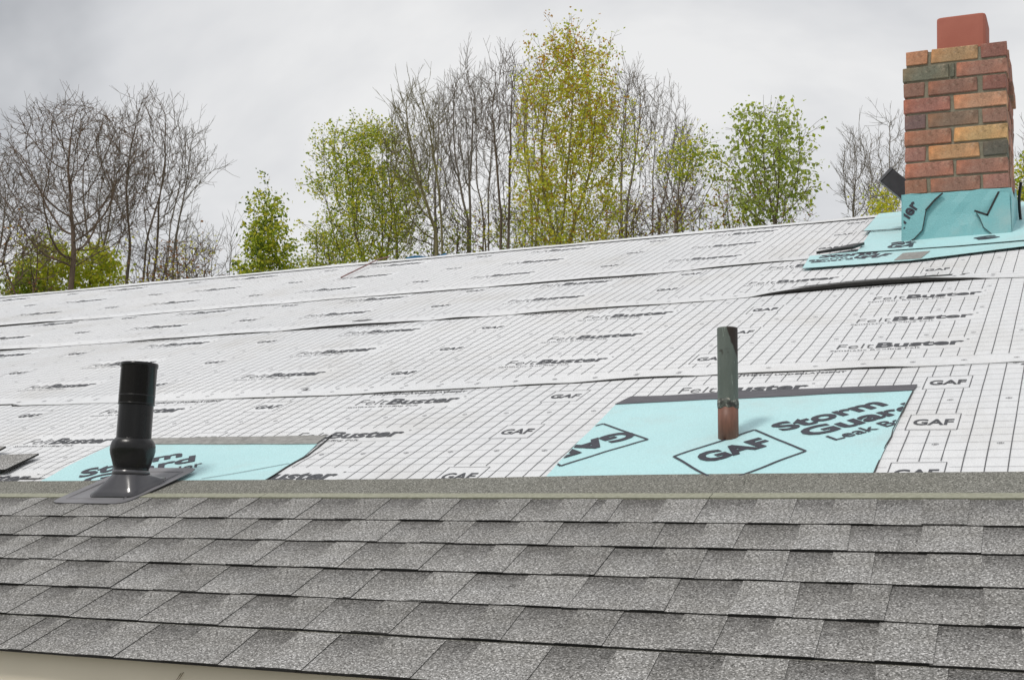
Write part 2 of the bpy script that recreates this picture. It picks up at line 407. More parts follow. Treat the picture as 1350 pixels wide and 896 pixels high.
# ------------------------------------------------------------------ shingles
COURSE = [2.340, 2.204, 2.058, 1.913, 1.770, 1.620]      # butt of each course, top to bottom
TT = [[-2.703, -2.52, -2.327, -2.135, -1.974, -1.778, -1.579, -1.385, -1.201, -1.038, -0.979, -0.782, -0.59, -0.427, -0.248],
 [-2.557, -2.345, -2.101, -1.867, -1.712, -1.468, -1.276, -1.064, -0.836, -0.667, -0.457, -0.214],
 [-2.433, -2.276, -2.088, -1.894, -1.696, -1.479, -1.283, -1.09, -0.897, -0.706, -0.547, -0.391, -0.206],
 [-2.217, -1.972, -1.741, -1.499, -1.359, -1.137, -0.897, -0.717, -0.498, -0.341],
 [-2.125, -1.95, -1.763, -1.568, -1.376, -1.187, -0.969, -0.778, -0.59, -0.43, -0.252],
 [-1.994, -1.927, -1.693, -1.455, -1.274, -1.057, -0.854, -0.666, -0.457, -0.224]]
DD = [[-2.767, -2.60, -2.43, -2.228, -2.034, -1.87, -1.664, -1.482, -1.279, -1.121, -1.014, -0.877, -0.674, -0.511, -0.338],
 [-2.724, -2.455, -2.211, -1.97, -1.795, -1.601, -1.357, -1.167, -0.933, -0.746, -0.554, -0.322],
 [-2.52, -2.346, -2.167, -1.984, -1.763, -1.558, -1.38, -1.162, -0.985, -0.791, -0.628, -0.466, -0.3],
 [-2.338, -2.084, -1.848, -1.616, -1.374, -1.235, -1.024, -0.78, -0.6, -0.406],
 [-2.222, -2.045, -1.849, -1.633, -1.466, -1.267, -1.043, -0.865, -0.667, -0.509, -0.343],
 [-2.09, -1.954, -1.792, -1.582, -1.365, -1.172, -0.987, -0.739, -0.557, -0.327]]
TB, TT_TH, LEN = .0023, .0015, .335          # layer thicknesses, full height of a shingle
RISE = (TB + TT_TH) / .43
def sh_h(y):                                  # height of a backing's top face above the deck, y from the butt
    return .0062 + RISE * (1 - y / LEN)
rng = random.Random(5)
course_u = []
for ci, vb in enumerate(COURSE):
    vb -= .010
    top_course = ci == 0
    L_ = .310 if top_course else LEN
    teeth = [[d, t] for d, t in zip(DD[ci], TT[ci])]
    u = teeth[0][0]
    while u > U0 + .05:                       # carry the pattern on to the left gable
        t = u - rng.uniform(.08, .15); w = rng.uniform(.06, .12); teeth.insert(0, [t - w, t]); u = t - w
    u = teeth[-1][1]
    while u < U1 - .02:
        a = u + rng.uniform(.07, .15); w = rng.uniform(.06, .16); teeth.append([a, a + w]); u = a + w
    teeth = [x for x in teeth if x[1] > U0 and x[0] < U1]
    # joints between shingles: at the right edge of every third to fifth tooth
    joints = [U0]; cnt = 0; last = U0
    for d, t in teeth:
        if t - last > .86 + rng.uniform(0, .18) or (ci and abs(t - TT[ci][-1]) < 1e-6 and t - last > .4):
            joints.append(t); last = t
    if U1 - joints[-1] < .3: joints.pop()
    joints.append(U1)
    for a, b in zip(joints[:-1], joints[1:]):
        dv = rng.uniform(-.0025, .0025); dn = rng.uniform(-.0004, .0008)
        if top_course: dv *= .4; dn = 0
        gap = .0003
        LU = (lambda x: .310 + .027 * (lambda q: q * q * (3 - 2 * q))(max(0, min(1, (x + 1.75) / .9)))) if top_course else (lambda x: LEN)
        nseg = max(2, int((b - a) / .08)); ysl = [0, .05, .10, .15, .20, L_]
        wav = [rng.uniform(-.0007, .0007) for _ in range(nseg + 1)]; wn_ = [rng.uniform(-.0002, .0006) for _ in range(nseg + 1)]
        V = []; F = []; MI = []; BA = []
        for i in range(nseg + 1):
            uu = a + gap + (b - a - 2 * gap) * i / nseg
            for y in ysl[:-1] + [LU(uu)]:
                yy = y + (wav[i] if y == 0 else 0)
                hh = sh_h(y) + dn + (wn_[i] if y == 0 else 0)
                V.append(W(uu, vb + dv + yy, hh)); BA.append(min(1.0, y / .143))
        off = len(V)
        for i in range(nseg + 1):
            uu = a + gap + (b - a - 2 * gap) * i / nseg
            for y in (0, LU(uu)):
                V.append(W(uu, vb + dv + y + (wav[i] if y == 0 else 0), sh_h(y) + dn - TB - (.0019 if y == 0 else 0))); BA.append(0)
        ny = len(ysl)
        for i in range(nseg):
            for j in range(ny - 1):
                q = i * ny + j; F.append((q, q + ny, q + ny + 1, q + 1)); MI.append(1 if ysl[j] >= .15 else 0)
            F.append((off + 2 * i, off + 2 * i + 2, (i + 1) * ny, i * ny)); MI.append(2)           # butt
            F.append((i * ny + ny - 1, (i + 1) * ny + ny - 1, off + 2 * i + 3, off + 2 * i + 1)); MI.append(2)
            F.append((off + 2 * i, off + 2 * i + 1, off + 2 * i + 3, off + 2 * i + 2)); MI.append(2)
        F.append(tuple([off] + list(range(0, ny)) + [off + 1])); MI.append(2)
        e0 = nseg * ny; F.append(tuple([off + 2 * nseg + 1] + [e0 + ny - 1 - j for j in range(ny)] + [off + 2 * nseg])); MI.append(2)
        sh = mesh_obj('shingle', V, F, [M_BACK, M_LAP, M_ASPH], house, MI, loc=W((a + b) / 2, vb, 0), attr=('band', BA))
        for d, t in teeth:
            if t <= a + .004 or d >= b - .004: continue
            x0, x1 = max(d, a + gap), min(t, b - gap)
            if x1 - x0 < .008: continue
            cutl = rng.uniform(.006, .016); cutr = 0.012 + rng.uniform(-.004, .006)
            if abs(t - TT[ci][-1]) < 1e-6: cutr = .006
            top = .147; jv = rng.uniform(-.0012, .0012)
            ns = 2
            V = []; F = []; MI = []
            if top_course: top = .149
            for i in range(ns + 1):
                f = i / ns
                xb = (x0 + cutl) * (1 - f) + (min(x1 + cutr, x1 + .02)) * f; xt = x0 * (1 - f) + x1 * f
                jn = rng.uniform(0, .0006)
                for (xx, y, k_) in ((xb, -.0005, 1), (xb * .5 + xt * .5, top * .5, 0), (xt, top, 0)):
                    V.append(W(xx, vb + dv + y + (jv if y < 0 else 0), sh_h(max(y, 0)) + dn + TT_TH + jn * k_))
                for (xx, y) in ((xb, -.0005), (xt, top)):
                    V.append(W(xx, vb + dv + y + (jv if y < 0 else 0), sh_h(max(y, 0)) + dn + .0001 * (1 if y < 0 else 1)))
            for i in range(ns):
                q = i * 5; r_ = q + 5
                F += [(q, r_, r_ + 1, q + 1), (q + 1, r_ + 1, r_ + 2, q + 2), (q + 3, r_ + 3, r_, q), (q + 2, r_ + 2, r_ + 4, q + 4)]
                MI += [0, 0, 1, 1]
            F += [(3, 0, 1, 2, 4)]; MI += [1]
            q = ns * 5; F += [(q + 4, q + 2, q + 1, q, q + 3)]; MI += [1]
            mesh_obj('tab', V, F, [M_TAB, M_ASPH], sh, MI, loc=W((x0 + x1) / 2, vb + .07, 0))
        if top_course:                       # pale release strip printed above the exposed part
            g = Geo(); n_ = max(2, int((b - a) / .1)); s0 = .150 + rng.uniform(-.002, .003)
            for i in range(n_):
                ua = a + .001 + (b - a - .002) * i / n_; ub = a + .001 + (b - a - .002) * (i + 1) / n_
                j0 = .0008 * math.sin(ua * 31); j1 = .0008 * math.sin(ub * 31)
                q = [W(ua, vb + s0 + j0, sh_h(s0) + .0035), W(ub, vb + s0 + j1, sh_h(s0) + .0035), W(ub, vb + s0 + .036 + j1, sh_h(s0 + .036) + .0022), W(ua, vb + s0 + .036 + j0, sh_h(s0 + .036) + .0022)]
                g.box8([p - nrm * .0034 for p in q] + q)
            g.build('release_strip', M_STRIP, sh)

# ------------------------------------------------------------------ underlayment sheets with their print
rs = random.Random(11)
BOT = [2.60, 3.61, 4.83, 5.66]                       # lower edge of each sheet
def edge_v(i, u):                                    # real edges wander a little
    if i == 0: return 2.56
    b = BOT[i]
    if i == 1: b += .02 * math.sin(u * 1.1 + .4) - .055 * max(0, min(1, (-u - 1.4) / .9)) * (1 if u > -4 else .5)
    if i == 2: b += .10 * max(0, min(1, (u + 1.4) / .5)) * max(.4, min(1, (.1 - u) / .5)) - .02 * math.sin(u * .9)
    if i == 3: b += .12 * max(0, min(1, (u + 2.0) / 1.1)) - .02 * max(0, -u - 4) / 2
    return b + .004 * noise.noise(Vector((u * 3, i * 7, 0)))
TOPV = lambda i, u: (edge_v(i + 1, u) + .10) if i < 3 else RIDGE
# where an edge has lifted: (sheet, centre, half-width, height)
LIFT = [(2, -.82, .44, .021), (3, -2.32, .50, .010), (2, -1.87, .26, .007), (2, -2.15, .16, .006), (1, -1.33, .20, .007), (1, -.92, .16, .006),
        (1, -1.62, .10, .004), (2, -3.15, .38, .012), (2, -2.58, .12, .006), (1, -2.15, .30, .004), (1, -2.65, .2, .003), (2, -3.77, .18, .004), (3, -3.15, .3, .003),
        (2, -4.2, .25, .006), (3, -6.1, .42, .012), (2, -5.5, .42, .010), (1, -4.2, .5, .004), (1, -.62, .12, .006), (3, -1.5, .25, .006), (3, -1.08, .12, .007),
        (2, -7.2, .4, .008), (3, -8.3, .4, .008)]
def lift(i, u):
    h = 0
    for s_, c_, w_, a_ in LIFT:
        if s_ == i:
            x = abs(u - c_) / w_
            if x < 1: h = max(h, a_ * (.62 if a_ < .02 else 1) * (1 - x * x) ** .8)
    return h
def deckw(u, v):
    return .0022 * noise.noise(Vector((u * 1.6, v * 1.6, 3))) + .0016 * noise.noise(Vector((u * 5, v * 4, 8)))
def zf(i, u, v):
    b = edge_v(i, u); w = TOPV(i, u) - b; t = (v - b) / max(w, .1)
    base = .0058 - .0038 * max(0, min(1, t)) + (0.0 if i else -.0045)
    d = max(0, 1 - (v - b) / .16); l = lift(i, u) * d * d
    if i == 0: base = .0035
    wr = .0016 * noise.noise(Vector((u * 8 + v * 3, v * 13, i * 5 + .5))) + .0012 * abs(noise.noise(Vector((u * 2.2 - v * 4, v * 1.7, i * 3 + 9.5))))
    z = base + max(deckw(u, v), -.002) + wr + l + .002
    if i == 0: f = max(0, min(1, (v - 2.665) / .12)); f = f * f * (3 - 2 * f); z = .0012 * (1 - f) + z * f
    return z
DXU = .07
for i in range(4):
    nu = int((U1 - U0) / DXU); V = []; F = []; MI = []
    rows = [0, .012, .03, .055, .085, .12, .17] + [.17 + (x + 1) / 14 for x in range(14)]
    for a in range(nu + 1):
        u = U0 + (U1 - U0) * a / nu; b = edge_v(i, u); w = TOPV(i, u) - b
        for j, t in enumerate(rows):
            v = b + (t if t <= .17 else .17 + (w - .17) * (t - .17))
            V.append(W(u, v, zf(i, u, v)))
        V.append(W(u, b + .0006, zf(i, u, b) - .0012))
        V.append(W(u, b + .05, zf(i, u, b + .05) - .0012))
        V.append(W(u, b + .16, zf(i, u, b + .16) - .0012))
    st = len(rows) + 3; nr = len(rows)
    for a in range(nu):
        q = a * st; r_ = q + st
        for j in range(nr - 1): F.append((q + j, r_ + j, r_ + j + 1, q + j + 1)); MI.append(0)
        F.append((q + nr, r_ + nr, r_, q)); MI.append(0)
        F.append((q + nr, q + nr + 1, r_ + nr + 1, r_ + nr)); MI.append(1)
        F.append((q + nr + 1, q + nr + 2, r_ + nr + 2, r_ + nr + 1)); MI.append(1)
    sheet = mesh_obj('underlayment_sheet', V, F, [M_FELT, M_FELTB], house, MI, smooth=True)
    # black backing curl at each lifted edge, also standing in for the gap's shadow
    for s_, c_, w_, a_ in LIFT:
        if s_ != i: continue
        g = Geo(); n_ = 26; ww = w_ * .98
        for k_ in range(n_):
            q = []
            for x in (c_ - ww + 2 * ww * k_ / n_, c_ - ww + 2 * ww * (k_ + 1) / n_):
                b = edge_v(i, x); hh = lift(i, x) * .85 * (.85 + .3 * noise.noise(Vector((x * 6, i, 2))))
                top = zf(i, x, b) - .0008
                q.append(((x, b - .001, top - .0010 - hh), (x, b - .0025 - hh * .25, top - .0002), (x, b + .004, top + .0002)))
            g.add([q[0][0], q[1][0], q[1][1], q[0][1], q[1][2], q[0][2]], [(0, 1, 2, 3), (3, 2, 4, 5)])
        g.build('curl_gap_shade', M_FELTB, sheet, tf=W, smooth=True)
    # ---- print
    g = Geo()
    GAF_U = -.375 + (.0 if i == 0 else (-.60 + .02) if i == 1 else -.20 if i == 2 else -.83); PER = [1.118, 1.155, 1.14, 1.13][i]
    if i == 1: GAF_U = -1.14
    if i == 2: GAF_U = -.575
    if i == 3: GAF_U = -1.16
    HALF = PER / 2; FB_OFF = {0: .563, 1: .573, 2: .575, 3: .61}[i]
    b0 = BOT[i]
    VP = {0: .372, 1: .387, 2: .385, 3: .42}[i]
    G0 = {0: 2.652, 1: 3.80, 2: 5.175, 3: 6.02}[i]          # GAF baseline of the lowest row
    F0 = {0: 2.655, 1: 3.865, 2: 5.16, 3: 6.01}[i]
    vtop = {0: 3.70, 1: 4.95, 2: 5.80, 3: 7.03}[i]
    nrow = int((vtop - G0) / VP) + 1
    gaf = []; fb = []
    kmax = int((U1 - U0) / PER) + 3
    for k_ in range(-3, kmax):
        uc = GAF_U - k_ * PER
        for r_ in range(-1, nrow + 1):
            v_ = G0 + r_ * VP
            if v_ > edge_v(i, uc) + .03 and v_ + .10 < vtop and U0 + .1 < uc < U1 - .1: gaf.append((uc, v_))
        uf = uc - FB_OFF
        for r_ in range(-1, nrow + 1):
            v_ = F0 + r_ * VP
            if v_ > edge_v(i, uf) + .015 and v_ + .08 < vtop and U0 + .25 < uf < U1 - .25: fb.append((uf, v_))
    boxes = []                                   # rectangles kept clear of grid: (u0,u1,v0,v1) and vertical-line gaps
    for uc, v_ in gaf: boxes.append((uc - .066, uc + .066, v_ - .047, v_ + .096, 0))
    for uf, v_ in fb: boxes.append((uf - .205, uf + .205, v_ - .05, v_ + .095, 0))
    mg = edge_v
    def free(lo, hi, cuts):
        segs = [(lo, hi)]
        for a, b in cuts:
            ns_ = []
            for s0, s1 in segs:
                if b <= s0 or a >= s1: ns_.append((s0, s1)); continue
                if a > s0: ns_.append((s0, a))
                if b < s1: ns_.append((b, s1))
            segs = ns_
        return [s_ for s_ in segs if s_[1] - s_[0] > .01]
    uu = U0 + .03
    while uu < U1 - .02:
        lo = edge_v(i, uu) + (.105 if i else .04)
        for s0, s1 in free(lo, vtop, [(b[2], b[3]) for b in boxes if b[0] < uu < b[1]]):
            line_quad(g, (uu, s0), (uu, s1), .0024, 0, step=.09)
        uu += .0467
    vv = b0 + .10 - (.1 if i == 0 else 0)
    while vv < vtop - .01:
        for s0, s1 in free(U0 + .02, U1 - .02, [(b[0] + .0, b[1] - .0) for b in boxes if b[2] + .012 < vv < b[3] - .012]):
            if i and vv < edge_v(i, (s0 + s1) / 2) + .06: continue
            line_quad(g, (s0, vv), (s1, vv), .0012, 1, step=.09)
        vv += .0555
    far = lambda u_: 2 if u_ < -4.5 else 3
    for uc, v_ in gaf:
        x0, x1, y0, y1 = uc - .059, uc + .059, v_ - .042, v_ + .088
        for p, q in (((x0, y0), (x1, y0)), ((x1, y0), (x1, y1)), ((x1, y1), (x0, y1)), ((x0, y1), (x0, y0))): line_quad(g, p, q, .0018 if p[1] == q[1] else .0024, 0)
        put_text(g, 'GAF', uc - .047, v_, .094, .046, bold=.028, m=2, res=far(uc))
    for uf, v_ in fb:
        put_text(g, 'Felt', uf - .191, v_, .112, .066, bold=-.012, m=0, res=far(uf))
        put_text(g, 'Buster', uf - .071, v_, .258, .066, bold=.035, m=2, res=far(uf))
        put_text(g, 'Synthetic Roofing Felt', uf - .205, v_ - .031, .27, .016, bold=.01, m=0, res=1)
        line_quad(g, (uf + .192, v_ + .058), (uf + .200, v_ + .058), .006, 1)
    # small nailing marks
    sv = [BOT[i] + .05] if i else []
    sv += [G0 + .215 + VP * r_ for r_ in range(-1, nrow) if G0 + .215 + VP * r_ < vtop - .05]
    for q_, v_ in enumerate(sv):
        uu = U0 + .1
        while uu < U1 - .05:
            ev = edge_v(i, uu)
            vq = ev + .05 if (i and q_ == 0) else v_
            if vq > ev + .03 and not any(b[0] - .02 < uu < b[1] + .02 and b[2] < vq < b[3] for b in boxes):
                line_quad(g, (uu - .009, vq), (uu + .009, vq), .0014, 1)
                line_quad(g, (uu - .0018, vq - .006), (uu - .0018, vq + .006), .0014, 1); line_quad(g, (uu + .0018, vq - .006), (uu + .0018, vq + .006), .0014, 1)
                for s_ in (-1, 1): line_quad(g, (uu - .0045, vq + .006 * s_), (uu + .0045, vq + .006 * s_), .0014, 1); line_quad(g, (uu + .006 * s_, vq - .0045), (uu + .006 * s_, vq + .0045), .0014, 1)
            uu += .1401
    # fine print running under the upper edge of the exposed part
    if i < 3:
        ue = [-.15, -.98, -2.2, -3.2, -4.4, -5.6, -6.8, -8.0]
        for u_ in ue:
            if u_ + .3 < U1: put_text(g, 'SYNTHETIC UNDERLAYMENT', u_ - .05, edge_v(i + 1, u_ + .1) - .031, .36, .017, bold=.03, m=0, res=1)
    # clip print beneath the next sheet and outside
    vsx = []
    keepf = []; keepm = []
    for f, mi in zip(g.f, g.m):
        cu_ = sum(g.v[j].x for j in f) / len(f); cv_ = sum(g.v[j].y for j in f) / len(f)
        if cv_ > edge_v(i, cu_) + .004: keepf.append(f); keepm.append(mi)
    g.f, g.m = keepf, keepm
    pr = g.build('printed_lettering', [M_INK, M_INKL, M_INKB], sheet, tf=lambda a, b, c: W(a, b, zf(i, a, b) + .0011))
# white cap folded over the ridge
V = []; F = []
nu = 160
for a in range(nu + 1):
    u = U0 + (U1 - U0) * a / nu; jj = .006 * noise.noise(Vector((u * 1.2, 0, 4))) + .003 * noise.noise(Vector((u * 6, 2, 4)))
    V += [W(u, RIDGE - .05 + jj, .0105), W(u, RIDGE - .03, .015 + jj), W(u, RIDGE, .014 + jj) + Vector((0, 0, .002)), WB(u, RIDGE - .05, .014 + jj), WB(u, RIDGE - .14, .010)]
    if a:
        for j in range(4): q = (a - 1) * 5 + j; F.append((q, q + 5, q + 6, q + 1))
mesh_obj('ridge_sheet', V, F, M_FELT, house, smooth=True)

# ================================================================== MEMBRANES
def flat_membrane(name, poly, h0, mat, base, res=.028, thick=.0012):
    """convex polygon laid on the roof as a thin cut sheet with slight waves; returns obj + height function"""
    bm = bmesh.new(); vv = [bm.verts.new((p[0], p[1], 0)) for p in poly]; bm.faces.new(vv)
    x0, x1 = min(p[0] for p in poly), max(p[0] for p in poly); y0, y1 = min(p[1] for p in poly), max(p[1] for p in poly)
    for k_ in range(1, int((x1 - x0) / res) + 1):
        bmesh.ops.bisect_plane(bm, geom=bm.verts[:] + bm.edges[:] + bm.faces[:], plane_co=(x0 + k_ * res, 0, 0), plane_no=(1, 0, 0))
    for k_ in range(1, int((y1 - y0) / res) + 1):
        bmesh.ops.bisect_plane(bm, geom=bm.verts[:] + bm.edges[:] + bm.faces[:], plane_co=(0, y0 + k_ * res, 0), plane_no=(0, 1, 0))
    def hf(a, b):
        if b < 3.5:                          # laid on the lowest sheet, its foot tucked beneath the shingles
            f = max(0, min(1, (b - 2.66) / .09)); f = f * f * (3 - 2 * f)
            return .0048 * (1 - f) + (zf(0, a, b) + .0035 + (h0 - .0165)) * f + .0006 * f * noise.noise(Vector((a * 7, b * 7, h0 * 99)))
        return h0 + .0012 * noise.noise(Vector((a * 7, b * 7, h0 * 99)))
    bnd = [e for e in bm.edges if len(e.link_faces) == 1]
    r_ = bmesh.ops.extrude_edge_only(bm, edges=bnd)
    low = {v for v in r_['geom'] if isinstance(v, bmesh.types.BMVert)}
    for v in bm.verts:
        z = hf(v.co.x, v.co.y) - (thick if v in low else 0); p = W(v.co.x, v.co.y, z) - wloc(base); v.co = p
    bmesh.ops.recalc_face_normals(bm, faces=bm.faces[:])
    me = bpy.data.meshes.new(name); bm.to_mesh(me); bm.free(); me.materials.append(mat)
    for p in me.polygons: p.use_smooth = False
    o = bpy.data.objects.new(name, me); COL.objects.link(o); o.parent = base
    return o, hf
def frame(geo, c, w, h, ang, lw, m=0):
    co, s = math.cos(ang), math.sin(ang)
    P = [(c[0] + x * co - y * s, c[1] + x * s + y * co) for x, y in ((0, 0), (w, 0), (w, h), (0, h))]
    for a in range(4): line_quad(geo, P[a], P[(a + 1) % 4], lw, m)
def storm(geo, c, ang, s=1.0, m=0):
    """three-line lettering; c = baseline start of the first word"""
    co, sn = math.cos(ang), math.sin(ang)
    at_ = lambda x, y: (c[0] + (x * co - y * sn) * s, c[1] + (x * sn + y * co) * s)
    put_text(geo, 'Storm', *at_(0, 0), .312 * s, .075 * s, ang, .032, m)
    put_text(geo, 'Guard', *at_(.02, -.092), .335 * s, .075 * s, ang, .032, m)
    put_text(geo, 'Leak Barrier', *at_(.045, -.162), .335 * s, .046 * s, ang, .012, m)

# patch round the copper pipe
pr_ = empty('membrane_patch', W(-.86, 3.0, 0))
tag(pr_, 'large aqua membrane patch round the copper pipe, black strip along its top', 'membrane', 'aqua membrane patches')
POLY = [(-1.240, 2.60), (-.462, 2.60), (-.455, 3.335), (-.8, 3.322), (-1.283, 3.292)]
o, hf = flat_membrane('membrane', POLY, .0165, M_MEM, pr_)
o2, hf2 = flat_membrane('adhesive_strip', [(-1.285, 3.288), (-.455, 3.331), (-.450, 3.392), (-.8, 3.384), (-1.262, 3.368)], .0185, M_EDGE, pr_)
g = Geo()
def quad_frame(g, P, lw):
    for a in range(4): line_quad(g, P[a], P[(a + 1) % 4], lw, step=.02)
quad_frame(g, [(-.954, 2.785), (-.803, 2.996), (-.639, 2.818), (-.79, 2.607)], .007)
g2 = Geo()
put_text(g, 'GAF', -.856, 2.738, .195, .072, R(47.5), .042, 0)
storm(g, (-.728, 2.985), R(43.5))
# upside-down mark at the left edge
co, sn = math.cos(R(227)), math.sin(R(227))
quad_frame(g, [(-1.069, 2.935), (-1.25, 3.092), (-1.413, 2.888), (-1.232, 2.731)], .007)
put_text(g, 'GAF', -1.158, 3.018, .235, .074, R(231), .042, 0)
clip_poly(g, [(-1.238, 2.61), (-.466, 2.61), (-.459, 3.328), (-1.278, 3.286)])
g.build('printed_lettering', [M_MINK], pr_, tf=lambda a, b, c: W(a, b, hf(a, b) + .0018))

# patch behind the black vent pipe
pl_ = empty('membrane_patch', W(-2.45, 2.8, 0))
tag(pl_, 'smaller aqua membrane patch behind the black vent pipe, grey strip along its top', 'membrane', 'aqua membrane patches')
o, hfl = flat_membrane('membrane', [(-2.90, 2.60), (-2.078, 2.60), (-2.078, 2.84), (-2.112, 2.965), (-2.93, 2.995)], .0165, M_MEM, pl_)
o2, _ = flat_membrane('adhesive_strip', [(-2.93, 2.990), (-2.112, 2.960), (-2.127, 3.046), (-2.93, 3.052)], .0185, M_EDGEL, pl_)
g = Geo(); storm(g, (-2.775, 2.672), R(36), .98)
line_quad(g, (-2.30, 2.655), (-2.08, 2.775), .003)
clip_poly(g, [(-2.86, 2.61), (-2.082, 2.61), (-2.082, 2.84), (-2.116, 2.955), (-2.92, 2.985)])
g.build('printed_lettering', [M_MINK], pl_, tf=lambda a, b, c: W(a, b, hfl(a, b) + .0018))
# torn black edge of the sheet beside it
g = Geo()
pts = [(-2.118, 3.055), (-2.100, 2.99), (-2.088, 2.93), (-2.072, 2.85), (-2.076, 2.75), (-2.072, 2.655)]
for a, b in zip(pts[:-1], pts[1:]):
    q = [(a[0] - .001, a[1], hfl(*a) + .0008), (a[0] + .0015, a[1], hfl(*a) + .0012), (b[0] + .0015, b[1], hfl(*b) + .0012), (b[0] - .001, b[1], hfl(*b) + .0006)]
    g.box8([(x, y, .001) for x, y, z in q] + q)
e1 = g.build('cut_edge', M_FELTB, house, tf=W)
g = Geo()
pts = [(-.455, 3.33), (-.458, 3.1), (-.461, 2.98), (-.458, 2.93), (-.461, 2.85), (-.462, 2.66)]
for a, b in zip(pts[:-1], pts[1:]):
    q = [(a[0] - .001, a[1], hf(*a) + .0010), (a[0] + .001, a[1], hf(*a) + .0010), (b[0] + .001, b[1], hf(*b) + .0010), (b[0] - .001, b[1], hf(*b) + .0015)]
    g.box8([(x, y, .001) for x, y, z in q] + q)
g.build('cut_edge', M_FELTB, house, tf=W)

# ================================================================== BLACK VENT PIPE WITH BOOT
UP = Vector((0, 0, 1))
bv = W(-2.50, 2.575, .0); vent = empty('vent_pipe', bv)
tag(vent, 'black plastic vent pipe leaning slightly, in a bulging rubber collar on a grey roof flashing', 'vent pipe')
# base plate: lies over the top shingle course
g = Geo(); n_ = 10
def plate_pt(a, b, h=0):   # a,b in 0..1
    c0, c1, c2, c3 = (-2.653, 2.429), (-2.378, 2.424), (-2.350, 2.716), (-2.625, 2.722)
    u = (c0[0] * (1 - a) + c1[0] * a) * (1 - b) + (c3[0] * (1 - a) + c2[0] * a) * b
    v = (c0[1] * (1 - a) + c1[1] * a) * (1 - b) + (c3[1] * (1 - a) + c2[1] * a) * b
    return (u, v, .0165 + .004 * max(0, (b - .5)) + h)
def rc(a, b, r=.06):       # round the outline's corners
    x, y = a * 2 - 1, b * 2 - 1
    s = max(abs(x), abs(y))
    if s < 1e-6: return a, b
    k_ = (abs(x / s) ** 10 + abs(y / s) ** 10) ** (-1 / 10)
    return (x * k_ + 1) / 2, (y * k_ + 1) / 2
V = []; F = []
for j in range(n_ + 1):
    for i_ in range(n_ + 1): V.append(W(*plate_pt(*rc(i_ / n_, j / n_))))
for j in range(n_):
    for i_ in range(n_): q = j * (n_ + 1) + i_; F.append((q, q + 1, q + n_ + 2, q + n_ + 1))
ring = [i_ for i_ in range(n_ + 1)] + [j * (n_ + 1) + n_ for j in range(1, n_ + 1)] + [n_ * (n_ + 1) + i_ for i_ in range(n_ - 1, -1, -1)] + [j * (n_ + 1) for j in range(n_ - 1, 0, -1)]
b_ = len(V)
for q in ring: V.append(V[q] - nrm * .0022)
for k_ in range(len(ring)): k2 = (k_ + 1) % len(ring); F.append((ring[k_], b_ + k_, b_ + k2, ring[k2]))
mesh_obj('flashing_base', V, F, M_PLATE, vent)
g = Geo()                   # raised pressed rib
for (a0, b0), (a1, b1) in (((.12, .12), (.88, .12)), ((.88, .12), (.88, .88)), ((.88, .88), (.12, .88)), ((.12, .88), (.12, .12))):
    p, q = Vector(plate_pt(a0, b0)), Vector(plate_pt(a1, b1)); d = (q - p).normalized(); s_ = Vector((-d.y, d.x, 0)) * .004
    qd = [p - s_, q - s_, q + s_, p + s_]; tp = [x + Vector((0, 0, .0022)) for x in (p - s_ * .4, q - s_ * .4, q + s_ * .4, p + s_ * .4)]
    g.box8(qd + tp)
g.build('pressed_rib', M_PLATE, vent, tf=W)
# cone: rounded square on the slope morphing into a tilted ring
ax = (UP + Vector((.015, 0, 0))).normalized()
cc_ = W(-2.453, 2.537, .022) - ax * .073; rr = []
N = 48
for k_ in range(9):
    t = k_ / 8; e = t
    ring = []
    for a in range(N):
        th = 2 * math.pi * a / N; x, y = math.cos(th), math.sin(th)
        sq = (abs(x) ** 7 + abs(y) ** 7) ** (-1 / 7)
        half = .080; u_, v_ = x * sq * half * 1.02, y * sq * half
        P0 = W(-2.466 + u_, 2.545 + v_, .019)
        P1 = cc_ + ax * .112 + (Vector((1, 0, 0)) * x + Vector((0, 1, 0)) * y) * .046
        tt = t if t < .12 else t
        p = P0.lerp(P1, e)
        if k_ == 0: p = p - nrm * .004
        if k_ == 1: p = P0.lerp(P1, .02) + nrm * .004
        ring.append(p)
    rr.append(ring)
vs, fs = tube_rings(rr, (False, False))
mesh_obj('flashing_cone', vs, fs, M_BOOT, vent, smooth=True)
def lathe(prof, base, ax, n=48):
    return tube_rings([circle(base + ax * h, ax, r, n) for h, r in prof], (True, True))
vs, fs = lathe([(.106, .046), (.108, .050), (.113, .0515), (.118, .050), (.120, .047), (.126, .046)], cc_, ax)
mesh_obj('collar_ring', vs, fs, M_BOOT, vent, smooth=True)
pb = []
for h, r in ((.124, .0455), (.128, .0490), (.138, .0525), (.150, .0560), (.163, .0595), (.176, .0615), (.188, .0610), (.198, .0580), (.204, .0535), (.209, .0490)):
    ring = circle(cc_ + ax * h, ax, r, 48)
    ring = [p + (p - (cc_ + ax * h)).normalized() * .0012 * noise.noise(p * 40) for p in ring]; pb.append(ring)
vs, fs = tube_rings(pb); mesh_obj('rubber_collar', vs, fs, M_RUB, vent, smooth=True)
vs, fs = lathe([(.10, .0475), (.345, .0475)], cc_, ax); mesh_obj('lower_pipe', vs, fs, M_PVC, vent, smooth=False)
